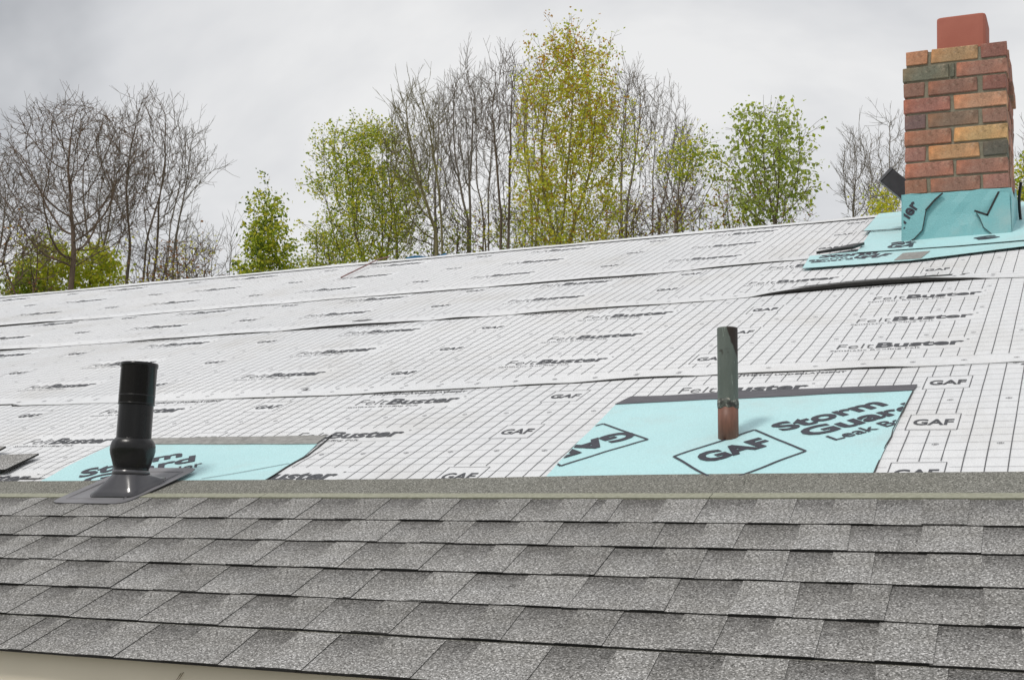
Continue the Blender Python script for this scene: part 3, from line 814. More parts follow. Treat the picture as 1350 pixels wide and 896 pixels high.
# upper pipe, open, with rim
def hollow(prof_out, r_in, depth, base, ax, n=48):
    rings = [circle(base + ax * h, ax, r, n) for h, r in prof_out]
    top = prof_out[-1][0]
    rings += [circle(base + ax * top, ax, r_in, n), circle(base + ax * (top - depth), ax, r_in * .995, n)]
    return tube_rings(rings, (True, True))
vs, fs = hollow([(.305, .0478), (.307, .0496), (.406, .0498), (.408, .0518), (.415, .0522), (.420, .0513), (.4205, .050)], .0465, .12, cc_, ax)
for_ = mesh_obj('upper_pipe', vs, fs, M_PVC, vent, smooth=True)
me = for_.data
for p in me.polygons: p.use_smooth = len(p.vertices) == 4
mesh_obj('joint_ring', *lathe([(.301, .0476), (.3025, .0503), (.3065, .0503), (.308, .0485)], cc_, ax), M_PVC, vent, smooth=True)
mesh_obj('pipe_seam', *lathe([(.326, .0494), (.327, .0503), (.329, .0503), (.330, .0494)], cc_, ax), M_RUB, vent, smooth=True)

# ================================================================== COPPER PIPE
cb = W(-.858, 2.945, .014); cop = empty('vent_pipe', cb)
tag(cop, 'upright weathered green copper pipe with a bare reddish foot, standing through the large aqua patch', 'pipe')
r0 = .0258
def lath2(name, prof, mat, n=40, jit=0, hol=False):
    rings = []
    for h, r in prof:
        rings.append([p + ((p - cb - UP * h).normalized() * jit * noise.noise(p * 60) if jit else Vector()) for p in circle(cb + UP * h, UP, r, n)])
    vs, fs = tube_rings(rings, (not hol, True)); return mesh_obj(name, vs, fs, mat, cop, smooth=True)
o = lath2('bare_foot', [(-.02, r0), (.03, r0 + .0002), (.075, r0 + .0001)], M_COPPER)
lath2('solder_ring', [(.067, r0), (.071, r0 + .0011), (.078, r0 + .0014), (.086, r0 + .0011), (.092, r0)], M_SOLD, 56, .0018)
o = lath2('pipe', [(.085, r0), (.16, r0), (.269, r0 + .0002), (.2735, r0), (.274, r0 - .001), (.274, r0 - .0035), (.20, r0 - .0036)], M_PATINA, hol=True)
for oo in cop.children:
    for p in oo.data.polygons: p.use_smooth = len(p.vertices) == 4

# ================================================================== CHIMNEY
HY = Vector((0, 1, 0))
ch0 = W(-.796, 5.97, 0)                              # left front foot
chim = empty('chimney', ch0)
tag(chim, 'square chimney of mixed red, orange and tan bricks wrapped in shade-darkened membrane at its foot', 'chimney')
LEAN = R(1.75)
CW, CD = .455, .43
Rl = Matrix.Rotation(LEAN, 3, 'Y')
def CH(x, y, z):                                     # chimney frame to world
    return ch0 + Rl @ Vector((x, y, z))
BH, CRS = .0668, .0786
ROW0 = .243                                          # underside of the lowest visible course
NR = 9
rb = random.Random(3)
g = Geo(); e = .0075
g.box8([CH(e, e, -.05), CH(CW - e, e, -.05), CH(CW - e, CD - e, -.05), CH(e, CD - e, -.05), CH(e, e, ROW0 + NR * CRS - .022), CH(CW - e, e, ROW0 + NR * CRS - .022), CH(CW - e, CD - e, ROW0 + NR * CRS - .022), CH(e, CD - e, ROW0 + NR * CRS - .022)])
g.build('mortar', M_MORT, chim)
def brick(x0, x1, y0, y1, z0, mat, h=BH):
    j = lambda a=.0032: rb.uniform(-a, a)
    dz0, dz1 = j(.0015), j(.0015); z1 = z0 + h
    P = [(x0 + j(), y0 + j(), z0 + dz0), (x1 + j(), y0 + j(), z0 + dz1), (x1 + j(), y1 + j(), z0 + dz1), (x0 + j(), y1 + j(), z0 + dz0),
         (x0 + j(), y0 + j(), z1 + dz0 + j(.001)), (x1 + j(), y0 + j(), z1 + dz1 + j(.001)), (x1 + j(), y1 + j(), z1 + dz1), (x0 + j(), y1 + j(), z1 + dz0)]
    g = Geo(); g.box8([CH(*p) for p in P]); mid = CH((x0 + x1) / 2, (y0 + y1) / 2, (z0 + z1) / 2)
    o = g.build('brick', mat, chim, loc=mid); bevel_mesh(o, rb.uniform(.0018, .0038)); return o
S = CW / 365.0
ROWS = [  # top to bottom: spans in 0..365 and colour
 [(5, 84, 'or_'), (97, 262, 'tan'), (274, 362, 'dred')],
 [(-9, 158, 'olive'), (166, 182, 'olive'), (188, 365, 'rbr')],
 [(-3, 72, 'brred'), (87, 260, 'brred'), (277, 362, 'dred')],
 [(-2, 165, 'dred'), (178, 362, 'orange')],
 [(0, 77, 'purp'), (83, 260, 'mott'), (277, 362, 'brown')],
 [(0, 165, 'rorange'), (177, 362, 'ltan')],
 [(2, 77, 'red'), (87, 265, 'bor'), (278, 362, 'dgray')],
 [(2, 174, 'salm'), (185, 363, 'rbr')],
 [(2, 78, 'rorange'), (93, 266, 'brred'), (278, 363, 'red')]]
cols = list(BM)
DB = .098
for r_, row in enumerate(ROWS):
    z = ROW0 + (NR - 1 - r_) * CRS
    for a, b, c in row:
        brick(a * S, b * S, rb.uniform(-.003, .002), DB, z, BM[c], BH)
    for a, b, c in row:                               # back face
        brick(a * S, b * S, CD - DB, CD, z, BM[rb.choice(cols)], BH)
    m0, m1 = DB + .011, CD - DB - .011
    for side in (0, 1):
        x0, x1 = (0, DB) if side == 0 else (CW - DB, CW)
        if side == 1 and r_ == 2: x1 += .016
        if r_ % 2: sp = [(m0, m1)]
        else: sp = [(m0, (m0 + m1) / 2 - .0055), ((m0 + m1) / 2 + .0055, m1)]
        for a, b in sp: brick(x0, x1, a, b, z, BM[rb.choice(['red', 'rbr', 'rorange', 'brred', 'dred', 'salm', 'brown'])], BH)
ZT = ROW0 + NR * CRS - .012
g = Geo()                                            # rough mortar wash on the top
V = []; F = []; n_ = 12
for j in range(n_ + 1):
    for i_ in range(n_ + 1):
        a, b = i_ / n_, j / n_; ed = min(a, b, 1 - a, 1 - b)
        V.append(CH(.012 + (CW - .024) * a, .012 + (CD - .024) * b, ZT - .006 + .035 * min(1, ed * 4) + .004 * noise.noise(Vector((a * 9, b * 9, 1)))))
for j in range(n_):
    for i_ in range(n_): q = j * (n_ + 1) + i_; F.append((q, q + 1, q + n_ + 2, q + n_ + 1))
mesh_obj('mortar_wash', V, F, M_MORT, chim, smooth=True)
# clay flue
def rsq(cx_, cy_, hw, z, n=64, p=11, hy=None):
    out = []
    for a in range(n):
        th = 2 * math.pi * (a + .5) / n; x, y = math.cos(th), math.sin(th); k_ = (abs(x) ** p + abs(y) ** p) ** (-1 / p)
        out.append(CH(cx_ + x * k_ * hw, cy_ + y * k_ * (hy or hw), z))
    return out
fx_, fy_ = .245, .20
rings = [rsq(fx_, fy_, .112, ZT - .03), rsq(fx_, fy_, .112, ZT + .182), rsq(fx_, fy_, .110, ZT + .189), rsq(fx_, fy_, .094, ZT + .189), rsq(fx_, fy_, .093, ZT + .02)]
vs, fs = tube_rings(rings, (False, True)); fl = mesh_obj('flue', vs, fs, [M_TERRA, M_HOLE], chim, smooth=False)
fl.data.polygons[len(fl.data.polygons) - 1].material_index = 1
# membrane in its shaded tone wrapped round the foot: panels 6 mm proud
wz = ROW0 - .004
def panel(name, pts, mat, off, thick=.004, parent=None, face='front'):
    if face == 'front': f3 = lambda x, z, o: CH(x, -o, z)
    else: f3 = lambda y, z, o: CH(CW + o, y, z)
    n_ = len(pts); vs = [f3(x, z, off) for x, z in pts] + [f3(x, z, off - thick) for x, z in pts]
    fs = [tuple(range(n_)), tuple(reversed(range(n_, 2 * n_)))] + [(i_, i_ + n_, (i_ + 1) % n_ + n_, (i_ + 1) % n_) for i_ in range(n_)]
    if face == 'side': pass
    o = mesh_obj(name, vs, fs, mat, parent or chim)
    bm = bmesh.new(); bm.from_mesh(o.data); bmesh.ops.recalc_face_normals(bm, faces=bm.faces[:]); bm.to_mesh(o.data); bm.free()
    return o
# front sheet as a slightly wavy grid
V = []; F = []; nx_, nz_ = 11, 5
for j in range(nz_ + 1):
    for i_ in range(nx_ + 1):
        a, b = i_ / nx_, j / nz_; z = -.03 + (wz + .03) * b + (.006 * noise.noise(Vector((a * 6, 5, 0))) if j == nz_ else 0)
        flare = .012 * (1 - b) ** 3
        cr_ = .011 * abs(noise.noise(Vector((i_ * 1.37 + 3, j * 1.91, 2)))) * (1 if 0 < i_ < nx_ else .3)
        V.append(CH(-.012 + (CW + .024) * a, -.006 - flare - cr_, z - (.012 * abs(noise.noise(Vector((a * 11, 3, 5)))) if j == 0 else 0)))
for j in range(nz_):
    for i_ in range(nx_): q = j * (nx_ + 1) + i_; F.append((q, q + 1, q + nx_ + 2, q + nx_ + 1))
b_ = len(V)
for i_ in range(nx_ + 1): V.append(CH(-.012 + (CW + .024) * i_ / nx_, .0, wz))
for i_ in range(nx_): q = nz_ * (nx_ + 1) + i_; F.append((q, q + 1, b_ + i_ + 1, b_ + i_))
F = [t for q in F for t in ((q[0], q[1], q[2]), (q[0], q[2], q[3]))]
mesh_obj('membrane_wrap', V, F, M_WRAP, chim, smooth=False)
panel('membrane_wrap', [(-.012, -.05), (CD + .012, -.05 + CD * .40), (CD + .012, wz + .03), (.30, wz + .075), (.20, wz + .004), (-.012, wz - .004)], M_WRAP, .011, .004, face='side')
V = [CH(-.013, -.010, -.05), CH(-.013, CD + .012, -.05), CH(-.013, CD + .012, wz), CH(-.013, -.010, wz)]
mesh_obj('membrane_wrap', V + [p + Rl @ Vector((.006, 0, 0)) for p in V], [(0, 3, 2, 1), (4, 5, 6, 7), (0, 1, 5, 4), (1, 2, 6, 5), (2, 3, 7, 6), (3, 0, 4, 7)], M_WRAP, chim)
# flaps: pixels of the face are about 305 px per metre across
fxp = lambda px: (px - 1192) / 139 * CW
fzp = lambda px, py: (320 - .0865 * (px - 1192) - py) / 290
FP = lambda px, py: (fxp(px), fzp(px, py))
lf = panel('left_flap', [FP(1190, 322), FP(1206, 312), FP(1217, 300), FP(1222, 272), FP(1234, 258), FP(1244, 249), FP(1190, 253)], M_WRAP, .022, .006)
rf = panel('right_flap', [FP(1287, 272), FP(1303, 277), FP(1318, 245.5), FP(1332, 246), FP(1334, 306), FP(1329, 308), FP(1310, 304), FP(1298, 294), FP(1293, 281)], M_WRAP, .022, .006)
def edge_line(pts, w, off, name, parent):
    g = Geo()
    for a, b in zip(pts[:-1], pts[1:]):
        a = Vector((a[0], 0, a[1])); b = Vector((b[0], 0, b[1])); d = (b - a).normalized(); s_ = Vector((-d.z, 0, d.x)) * w / 2
        a -= d * w * .3; b += d * w * .3
        q = [a - s_, b - s_, b + s_, a + s_]
        g.box8([CH(p.x, -off + .003, p.z) for p in q] + [CH(p.x, -off, p.z) for p in q])
    return g.build(name, M_FELTB, parent)
edge_line([FP(1195, 319), FP(1206, 312), FP(1217, 300), FP(1222, 272)], .0035, .0235, 'flap_edge', lf)
edge_line([FP(1222, 272), FP(1234, 258), FP(1244, 249)], .0075, .024, 'flap_edge', lf)
edge_line([FP(1287, 272), FP(1303, 277), FP(1318, 246)], .0085, .024, 'flap_edge', rf)
edge_line([FP(1289, 275), FP(1293, 281), FP(1298, 294), FP(1310, 304), FP(1328, 308)], .0030, .0235, 'flap_edge', rf)
g = Geo(); put_text(g, 'arrier', .0, .0, .16, .062, 0, .02, 0)
def wraptext(geo, x, z, ang, off, clip=None):
    c, s = math.cos(ang), math.sin(ang)
    return [CH(x + p.x * c - p.y * s, -off, z + p.x * s + p.y * c) for p in geo.v]
def on_front(text, x, z, w_, cap, ang, poly, off, parent, bold=.03):
    g = Geo(); put_text(g, text, x, z, w_, cap, ang, bold, 0); clip_poly(g, poly)
    if g.f: tag(mesh_obj('printed_lettering', [CH(p.x, -off, p.y) for p in g.v], g.f, M_MINK, parent), kind='stuff')
lpoly = [FP(1191.5, 319), FP(1205, 311), FP(1215, 299), FP(1220, 273), FP(1232, 259), FP(1240, 251), FP(1191.5, 255)]
on_front('rrier', fxp(1188), fzp(1190, 299), .135, .058, R(52), lpoly, .0236, lf, .03)
on_front('Guard', fxp(1196), fzp(1196, 330), .26, .10, R(42), lpoly, .0238, lf, .05)

# apron on the roof round the chimney
apr = empty('apron_membrane', W(-.75, 5.7, 0))
tag(apr, 'aqua membrane apron spread over the roof round the foot of the brick chimney', 'membrane')
o, hfa = flat_membrane('lower_strip', [(-1.163, 5.430), (-.706, 5.416), (-.266, 5.56), (.9, 5.58), (.9, 5.83), (-.86, 5.79), (-1.195, 5.77)], .0175, M_MEM, apr, .06)
o, hfb = flat_membrane('upper_sheet', [(-.975, 5.725), (-.545, 5.690), (.9, 5.74), (.9, 6.6), (-1.01, 6.36)][:3] + [(.9, 7.0), (-1.04, 7.0)], .0215, M_MEM, apr, .08)
o, hfc = flat_membrane('side_sheet', [(-1.045, 6.40), (-.76, 6.36), (-.76, 7.04), (-1.06, 7.04)], .0255, M_MEM, apr, .08)
g = Geo()
storm(g, (-1.17, 5.60), R(8), .55); put_text(g, 'Storm', -1.14, 5.68, .26, .085, R(-3), .05, 0); put_text(g, 'Guard', -1.15, 5.50, .24, .08, R(2), .05, 0)
put_text(g, 'GAF', -.98, 5.60, .15, .10, R(-20), .05, 0);
clip_poly(g, [(-1.158, 5.435), (-.706, 5.421), (-.27, 5.563), (.5, 5.57), (.5, 5.70), (-.86, 5.74), (-1.18, 5.765)])
g.build('printed_lettering', [M_MINK], apr, tf=lambda a, b, c: W(a, b, hfa(a, b) + .001))
g = Geo()
put_text(g, 'GA', -.86, 5.79, .13, .10, R(-12), .05, 0); put_text(g, 'St', -.84, 5.86, .11, .08, R(10), .05, 0); put_text(g, 'S', -.46, 5.80, .10, .09, R(20), .05, 0); put_text(g, 'f', -.40, 5.82, .05, .09, R(80), .05, 0)
clip_poly(g, [(-.97, 5.73), (-.545, 5.695), (.5, 5.72), (.5, 5.965), (-.99, 5.965)])
g.build('printed_lettering', [M_MINK], apr, tf=lambda a, b, c: W(a, b, hfb(a, b) + .001))
g = Geo()
for a, b in (((-1.165, 5.428), (-.706, 5.414)), ((-.706, 5.414), (-.266, 5.558)), ((-.266, 5.558), (.9, 5.578))):
    line_quad(g, a, b, .010, 0)
g.build('lower_edge', M_FELTB, apr, tf=lambda a, b, c: W(a, b, .0172))
g = Geo()
for a, b in (((-.975, 5.722), (-.545, 5.687)), ((-.545, 5.687), (.9, 5.737))):
    line_quad(g, a, b, .008, 0)
g.build('lower_edge', M_FELTB, apr, tf=lambda a, b, c: W(a, b, .0222))
g = Geo(); pts = [(-1.05, 6.38), (-.92, 6.355), (-.83, 6.35), (-.79, 6.50)]
for a, b in zip(pts[:-1], pts[1:]): line_quad(g, a, b, .022, 0)
g.build('sheet_edge', M_FELTB, apr, tf=lambda a, b, c: W(a, b, .0268))
g = Geo(); q = [(-.775, 5.44, .0198), (-.665, 5.44, .0198), (-.645, 5.62, .0198), (-.76, 5.62, .0198)]; g.slab(q, .002); g.build('adhesive_patch', M_EDGEL, apr, tf=W)
# black lip of felt beside the apron
g = Geo(); q = [(-1.17, 5.80, .030), (-1.00, 5.80, .040), (-.965, 5.90, .040), (-1.02, 5.93, .034)]
g.slab(q, .012); g.build('torn_lip', M_FELTB, apr, tf=W)

# dark leaning vent stub behind the chimney, to its left
vb_ = ch0 + Vector((-.03, .25, .335)); vst = empty('vent_stub', vb_)
tag(vst, 'short dark metal tube leaning out from behind the left side of the brick chimney', 'vent')
axv = Vector((-.60, .05, .62)).normalized()
rings = []
def rect_ring(c, ax, w_, h_):
    a = Vector((0, 1, 0)); b = ax.cross(a).normalized()
    return [c + a * x * w_ + b * y * h_ for x, y in ((-1, -1), (1, -1), (1, 1), (-1, 1))]
c_ = vb_ - axv * .12
vs, fs = tube_rings([rect_ring(c_, axv, .040, .042), rect_ring(c_ + axv * .235, axv, .040, .042), rect_ring(c_ + axv * .235, axv, .035, .035), rect_ring(c_ + axv * .15, axv, .035, .035)])
mesh_obj('tube', vs, fs, simple('dark_metal', (.03, .03, .035), .45, .3, 20), vst)
vs, fs = tube_rings([rect_ring(c_ + axv * .225, axv, .043, .043), rect_ring(c_ + axv * .238, axv, .043, .043)], (True, False))
mesh_obj('rim', vs[:], fs, simple('grey_rim', (.12, .12, .13), .4, .2, 20), vst)

# black cable down the right side of the chimney
def cable(name, pts, r, mat, n=6):
    P = [Vector(p) for p in pts]; Q = []
    for i_ in range(len(P) - 1):
        p0 = P[max(i_ - 1, 0)]; p1 = P[i_]; p2 = P[i_ + 1]; p3 = P[min(i_ + 2, len(P) - 1)]
        for k_ in range(6):
            t = k_ / 6; Q.append(.5 * ((2 * p1) + (-p0 + p2) * t + (2 * p0 - 5 * p1 + 4 * p2 - p3) * t * t + (-p0 + 3 * p1 - 3 * p2 + p3) * t ** 3))
    Q.append(P[-1]); rings = []
    for i_, q in enumerate(Q):
        d = (Q[min(i_ + 1, len(Q) - 1)] - Q[max(i_ - 1, 0)]).normalized(); rings.append(circle(q, d, r, n, Vector((.3, .5, .8))))
    vs, fs = tube_rings(rings); return mesh_obj(name, vs, fs, mat, smooth=True, loc=P[0])
tag(cable('cable', [CH(CW + .03, .36, .36), CH(CW + .022, .34, .27), CH(CW + .028, .33, .17), CH(CW + .045, .29, .07), CH(CW + .10, .25, .075), CH(CW + .20, .24, .12)], .007, M_PVC),
    'black cable hanging down the right side of the brick chimney', 'cable')
# thin lashing strap lying near the ridge, with knot
tag(cable('cord', [W(-4.18, 6.42, .018), W(-4.21, 6.60, .020), W(-4.25, 6.84, .024), W(-4.28, 7.04, .028), W(-4.22, 7.09, .035)], .0045, simple('grey_cord', (.26, .15, .14), .8, .3, 40)),
    'thin grey cord lying up the white underlayment towards the ridge, left of the roof centre', 'cord')
# blue tarp scrap showing over the ridge
tb = WB(-3.97, 6.98, .02); V = []; F = []
for j in range(4):
    for i_ in range(9):
        a, b = i_ / 8, j / 3
        V.append(WB(-4.10 + .30 * a, 7.045 - .25 * b, .026 + .022 * math.sin(a * 7) * (1 - b) * .5 + .012 * (1 - b) + .004 * noise.noise(Vector((a * 8, b * 5, 0)))))
for j in range(3):
    for i_ in range(8): q = j * 9 + i_; F.append((q, q + 1, q + 10, q + 9))
tag(mesh_obj('tarp', V, F, simple('blue_plastic', (.03, .22, .42), .4, .2, 20), smooth=True, loc=tb), 'small scrap of bright blue tarp peeping over the ridge', 'tarp')

# loose shingles lying on the underlayment at the left
def loose(u, v, rot, w_, l_, lab, h=.02):
    c, s = math.cos(rot), math.sin(rot); g = Geo()
    q = [(u + x * c - y * s, v + x * s + y * c, h + .003 + .004 * (y > 0)) for x, y in ((-w_, -l_), (w_, -l_), (w_, l_), (-w_, l_))]
    g.slab(q, .006, ms=[1, 0, 1, 1, 1, 1]); o = g.build('loose_shingle', [M_TAB, M_ASPH], None, tf=W, loc=W(u, v, h)); tag(o, lab, 'shingle', 'loose shingles'); return o
loose(-3.45, 2.765, R(3), .34, .075, 'loose grey shingle on the underlayment at the left edge, the nearer one')
loose(-3.60, 2.915, R(-2), .27, .02, 'thin dark strip of shingle at the left edge, the farther one up the slope', .026)
# dry grass blades stuck to the fascia
g = Geo(); bz = fz - .03
gb = W(-1.55, EAVE, 0)
for k_, (dx_, dz_) in enumerate(((0, 0), (.006, .002))):
    a = Vector((gb.x + dx_, YE + .0185, ZE - .014 + dz_)); b = a + Vector((-.016, -.004, -.026))
    g.add([a + Vector((-.0007, 0, 0)), a + Vector((.0007, 0, 0)), b + Vector((.0003, 0, 0)), b, a + Vector((0, .0014, 0)), b + Vector((0, .0008, 0))], [(0, 3, 2, 1), (1, 2, 5, 4), (4, 5, 3, 0)])
tag(g.build('dry_grass', simple('dry_straw', (.17, .13, .06), .8), None, loc=(gb.x, YE, ZE - .03)), 'dry blades of grass hanging from the eave in front of the beige fascia board', 'grass blade')

# ================================================================== TREES
GROUPS = dict(bare_tree='bare trees behind the roof', leafy_tree='trees coming into leaf behind the roof', leafy_bush='leafy bushes behind the ridge',
              twiggy_bush='twiggy bushes behind the ridge', bare_sapling='bare saplings behind the ridge', brush='brush behind the ridge')
def crown_r(prof, t):
    if prof == 'round': return math.sqrt(max(0, 1 - (2 * t - 1) ** 2)) ** .9
    if prof == 'egg': return max(0, math.sin(math.pi * min(1, t) ** .75)) ** .7 if t < .99 else 0
    if prof == 'fan': return (.30 + .70 * min(1, t / .60)) * (1 - max(0, (t - .60) / .40) ** 2.2) ** .6
    if prof == 'dome': return (.55 + .45 * min(1, t / .45)) * (1 - max(0, (t - .50) / .50) ** 2.1) ** .62
    if prof == 'cone': return (1 - t) ** .75 * min(1, .45 + t * 3)
def make_tree(name, cxy, R_, zb, zt, bases, prof, bias, natt, bark_, leaves, twp, label, cat, seed):
    """a crown of given outline filled by branches that grow towards free space (space colonisation)"""
    rt = random.Random(seed); rn = np.random.RandomState(seed)
    g0 = gz(bases[0][1]) - .1
    base = Vector((bases[0][0], bases[0][1], g0)); root = empty(name, base)
    tag(root, label, cat, GROUPS.get(name))
    # points to reach
    att = []; lump = Vector((rt.uniform(0, 50), rt.uniform(0, 50), rt.uniform(0, 50)))
    while len(att) < natt:
        t = rt.random(); a = rt.uniform(0, 2 * math.pi); q = math.sqrt(rt.random())
        z = zb + (zt - zb) * t
        rr = R_ * crown_r(prof, t) * (1 + .55 * noise.noise(lump + Vector((math.cos(a) * 1.6, math.sin(a) * 1.6, t * 4.0))))
        p = Vector((cxy[0] + math.cos(a) * q * rr, cxy[1] + math.sin(a) * q * rr * .9, z))
        if noise.noise(lump + p * 1.5) < -.30: continue
        att.append(p)
    A = np.array(att)
    step = .13 if R_ > .5 else .10
    pos = []; par = []
    for bi, (bx, by) in enumerate(bases):
        zt_ = zb + (zt - zb) * .10
        tgt = Vector((cxy[0] * .35 + bx * .65 if len(bases) > 1 else cxy[0] * .4 + bx * .6, cxy[1] * .5 + by * .5, zt_)); p0 = Vector((bx + (base.x - bx) * .5, by, g0))
        n_ = max(3, int((tgt - p0).length / step)); w1, w2 = rt.uniform(0, 6), rt.uniform(0, 6)
        for k_ in range(n_ + 1):
            f = k_ / n_; p = p0.lerp(tgt, f) + Vector((math.sin(f * 5 + w1) - math.sin(w1), math.sin(f * 4 + w2) - math.sin(w2), 0)) * .04 * min(1, R_)
            par.append(-1 if k_ == 0 else len(pos) - 1); pos.append(tuple(p))
    P = np.zeros((len(pos) + natt * 8 + 4000, 3)); P[:len(pos)] = pos; N = len(pos)
    near = np.zeros(len(A), int); dist = np.full(len(A), 1e9)
    def upd(a, b):
        if b <= a or len(A) == 0: return
        d = np.sqrt(((A[:, None, :] - P[None, a:b, :]) ** 2).sum(2)); j = d.argmin(1); m_ = d[np.arange(len(A)), j]
        s_ = m_ < dist; dist[s_] = m_[s_]; near[s_] = j[s_] + a
    upd(0, N); kill = .155 if R_ > .5 else .10; infl = max(1.4, R_ * 1.3); lastdir = {}
    for it in range(110):
        if len(A) == 0: break
        m_ = dist < infl
        if not m_.any(): infl *= 1.6; continue
        idx = near[m_]; v = A[m_] - P[idx]; v /= np.linalg.norm(v, axis=1)[:, None] + 1e-9
        S = {}
        uq, inv = np.unique(idx, return_inverse=True); acc = np.zeros((len(uq), 3)); np.add.at(acc, inv, v)
        N0 = N
        acc /= np.linalg.norm(acc, axis=1)[:, None] + 1e-9
        acc[:, 2] += bias; acc += rn.normal(0, .10, acc.shape)
        acc /= np.linalg.norm(acc, axis=1)[:, None] + 1e-9
        for q, u_ in enumerate(uq):
            d = acc[q]; u_ = int(u_)
            L_ = lastdir.setdefault(u_, [])
            if len(L_) > 2 or any(float((d * e).sum()) > .93 for e in L_): continue
            L_.append(d)
            if N >= len(P): break
            P[N] = P[u_] + d * step; par.append(u_); N += 1
        if N == N0:
            # stuck attractors: drop the nearest ones
            keep = rn.rand(len(A)) > .3; A = A[keep]; near = near[keep]; dist = dist[keep]; continue
        upd(N0, N)
        keep = dist > kill; A = A[keep]; near = near[keep]; dist = dist[keep]
    # radii by the pipe model
    rad = np.zeros(N); ex = 2.35; tip = .0040
    kids = [[] for _ in range(N)]
    for i_ in range(N):
        if par[i_] >= 0: kids[par[i_]].append(i_)
    for i_ in range(N - 1, -1, -1):
        if not kids[i_]: rad[i_] = tip
        else: rad[i_] = sum(rad[c] ** ex for c in kids[i_]) ** (1 / ex)
    rad = np.minimum(rad * (.92 if len(bases) == 1 else 1.0), .13)
    parts = [Geo(), Geo(), Geo()]
    V3 = [Vector(P[i_]) for i_ in range(N)]
    def tube(geo, pts, rads, n_):
        b = len(geo.v); L_ = len(pts)
        for i_, p in enumerate(pts):
            d = pts[min(i_ + 1, L_ - 1)] - pts[max(i_ - 1, 0)]
            if d.length < 1e-6: d = Vector((0, 0, 1))
            d.normalize(); a = d.cross(Vector((.31, .95, .05))).normalized(); c = d.cross(a)
            for k_ in range(n_):
                t = 2 * math.pi * k_ / n_; geo.v.append(p + (a * math.cos(t) + c * math.sin(t)) * rads[i_])
        for i_ in range(L_ - 1):
            for k_ in range(n_):
                q = b + i_ * n_ + k_; r_ = b + i_ * n_ + (k_ + 1) % n_; geo.f.append((q, r_, r_ + n_, q + n_)); geo.m.append(0)
    roots = [i_ for i_ in range(N) if par[i_] < 0]; stack = [(r_, None) for r_ in roots]; tips = []
    while stack:
        i_, frm = stack.pop(); chain = [i_] if frm is None else [frm, i_]
        while kids[chain[-1]]:
            ks = sorted(kids[chain[-1]], key=lambda c: -rad[c])
            for c in ks[1:]: stack.append((c, chain[-1]))
            chain.append(ks[0])
        # smooth
        pts = [V3[c] for c in chain]
        sm = [pts[0]] + [(pts[j - 1] + pts[j] * 2 + pts[j + 1]) / 4 for j in range(1, len(pts) - 1)] + ([pts[-1]] if len(pts) > 1 else [])
        rr = [rad[c] for c in chain]
        if frm is not None: rr[0] = rr[1]
        r0 = rr[0]
        big = next((j for j, x in enumerate(rr) if x < .030), len(rr)); mid = next((j for j, x in enumerate(rr) if x < .011), len(rr))
        for a, b, gi, ns in ((0, big, 0, 8), (big, mid, 1, 5), (mid, len(rr), 2, 3)):
            a = max(0, a - 1) if a else 0
            if b - a >= 2: tube(parts[gi], sm[a:b], rr[a:b], ns)
        if bias > .15 and rt.random() < .7:      # slender upright shoots at the outline
            d = ((sm[-1] - sm[-2]).normalized() * .5 + Vector((rt.gauss(0, .18), rt.gauss(0, .18), .6))).normalized(); L_ = rt.uniform(.15, .55)
            q1 = sm[-1] + d * L_ * .5; q2 = q1 + (d + Vector((rt.gauss(0, .15), rt.gauss(0, .15), .1))).normalized() * L_ * .5
            tube(parts[2], [sm[-1], q1, q2], [.0040, .0032, .0022], 3); tips += [q1, q2]
            for q_ in (q1, q1.lerp(q2, .5)): tube(parts[2], [q_, q_ + (d + Vector((rt.gauss(0, .5), rt.gauss(0, .5), .1))).normalized() * L_ * .35], [.0028, .0020], 3)
        for j in range(1, len(chain)):
            if rr[j] < .016:
                tips.append(sm[j])
                n_t = int(twp) + (1 if rt.random() < twp - int(twp) else 0)
                for _ in range(n_t):
                    d0 = (sm[j] - sm[j - 1]).normalized()
                    d = (d0 * .75 + Vector((rt.gauss(0, .55), rt.gauss(0, .55), rt.gauss(0, .4) + bias * .9))).normalized()
                    L_ = rt.uniform(.08, .30) * (1.15 if j > len(chain) - 4 else .8)
                    m1 = sm[j] + d * L_ * .5; d2 = (d + Vector((rt.gauss(0, .25), rt.gauss(0, .25), .12 + bias * .3))).normalized(); m2 = m1 + d2 * L_ * .5
                    tube(parts[2], [sm[j], m1, m2], [.0036, .0030, .0022], 3); tips.append(m2)
                    if rt.random() < .5:
                        d3 = (d + Vector((rt.gauss(0, .6), rt.gauss(0, .6), rt.gauss(0, .4)))).normalized(); tube(parts[2], [m1, m1 + d3 * L_ * .6], [.0029, .0021], 3)
    parts[0].build('trunk', bark_, root)
    if parts[1].f: parts[1].build('limbs', bark_, root)['kind'] = 'stuff'
    if parts[2].f: parts[2].build('twigs', bark_, root)['kind'] = 'stuff'
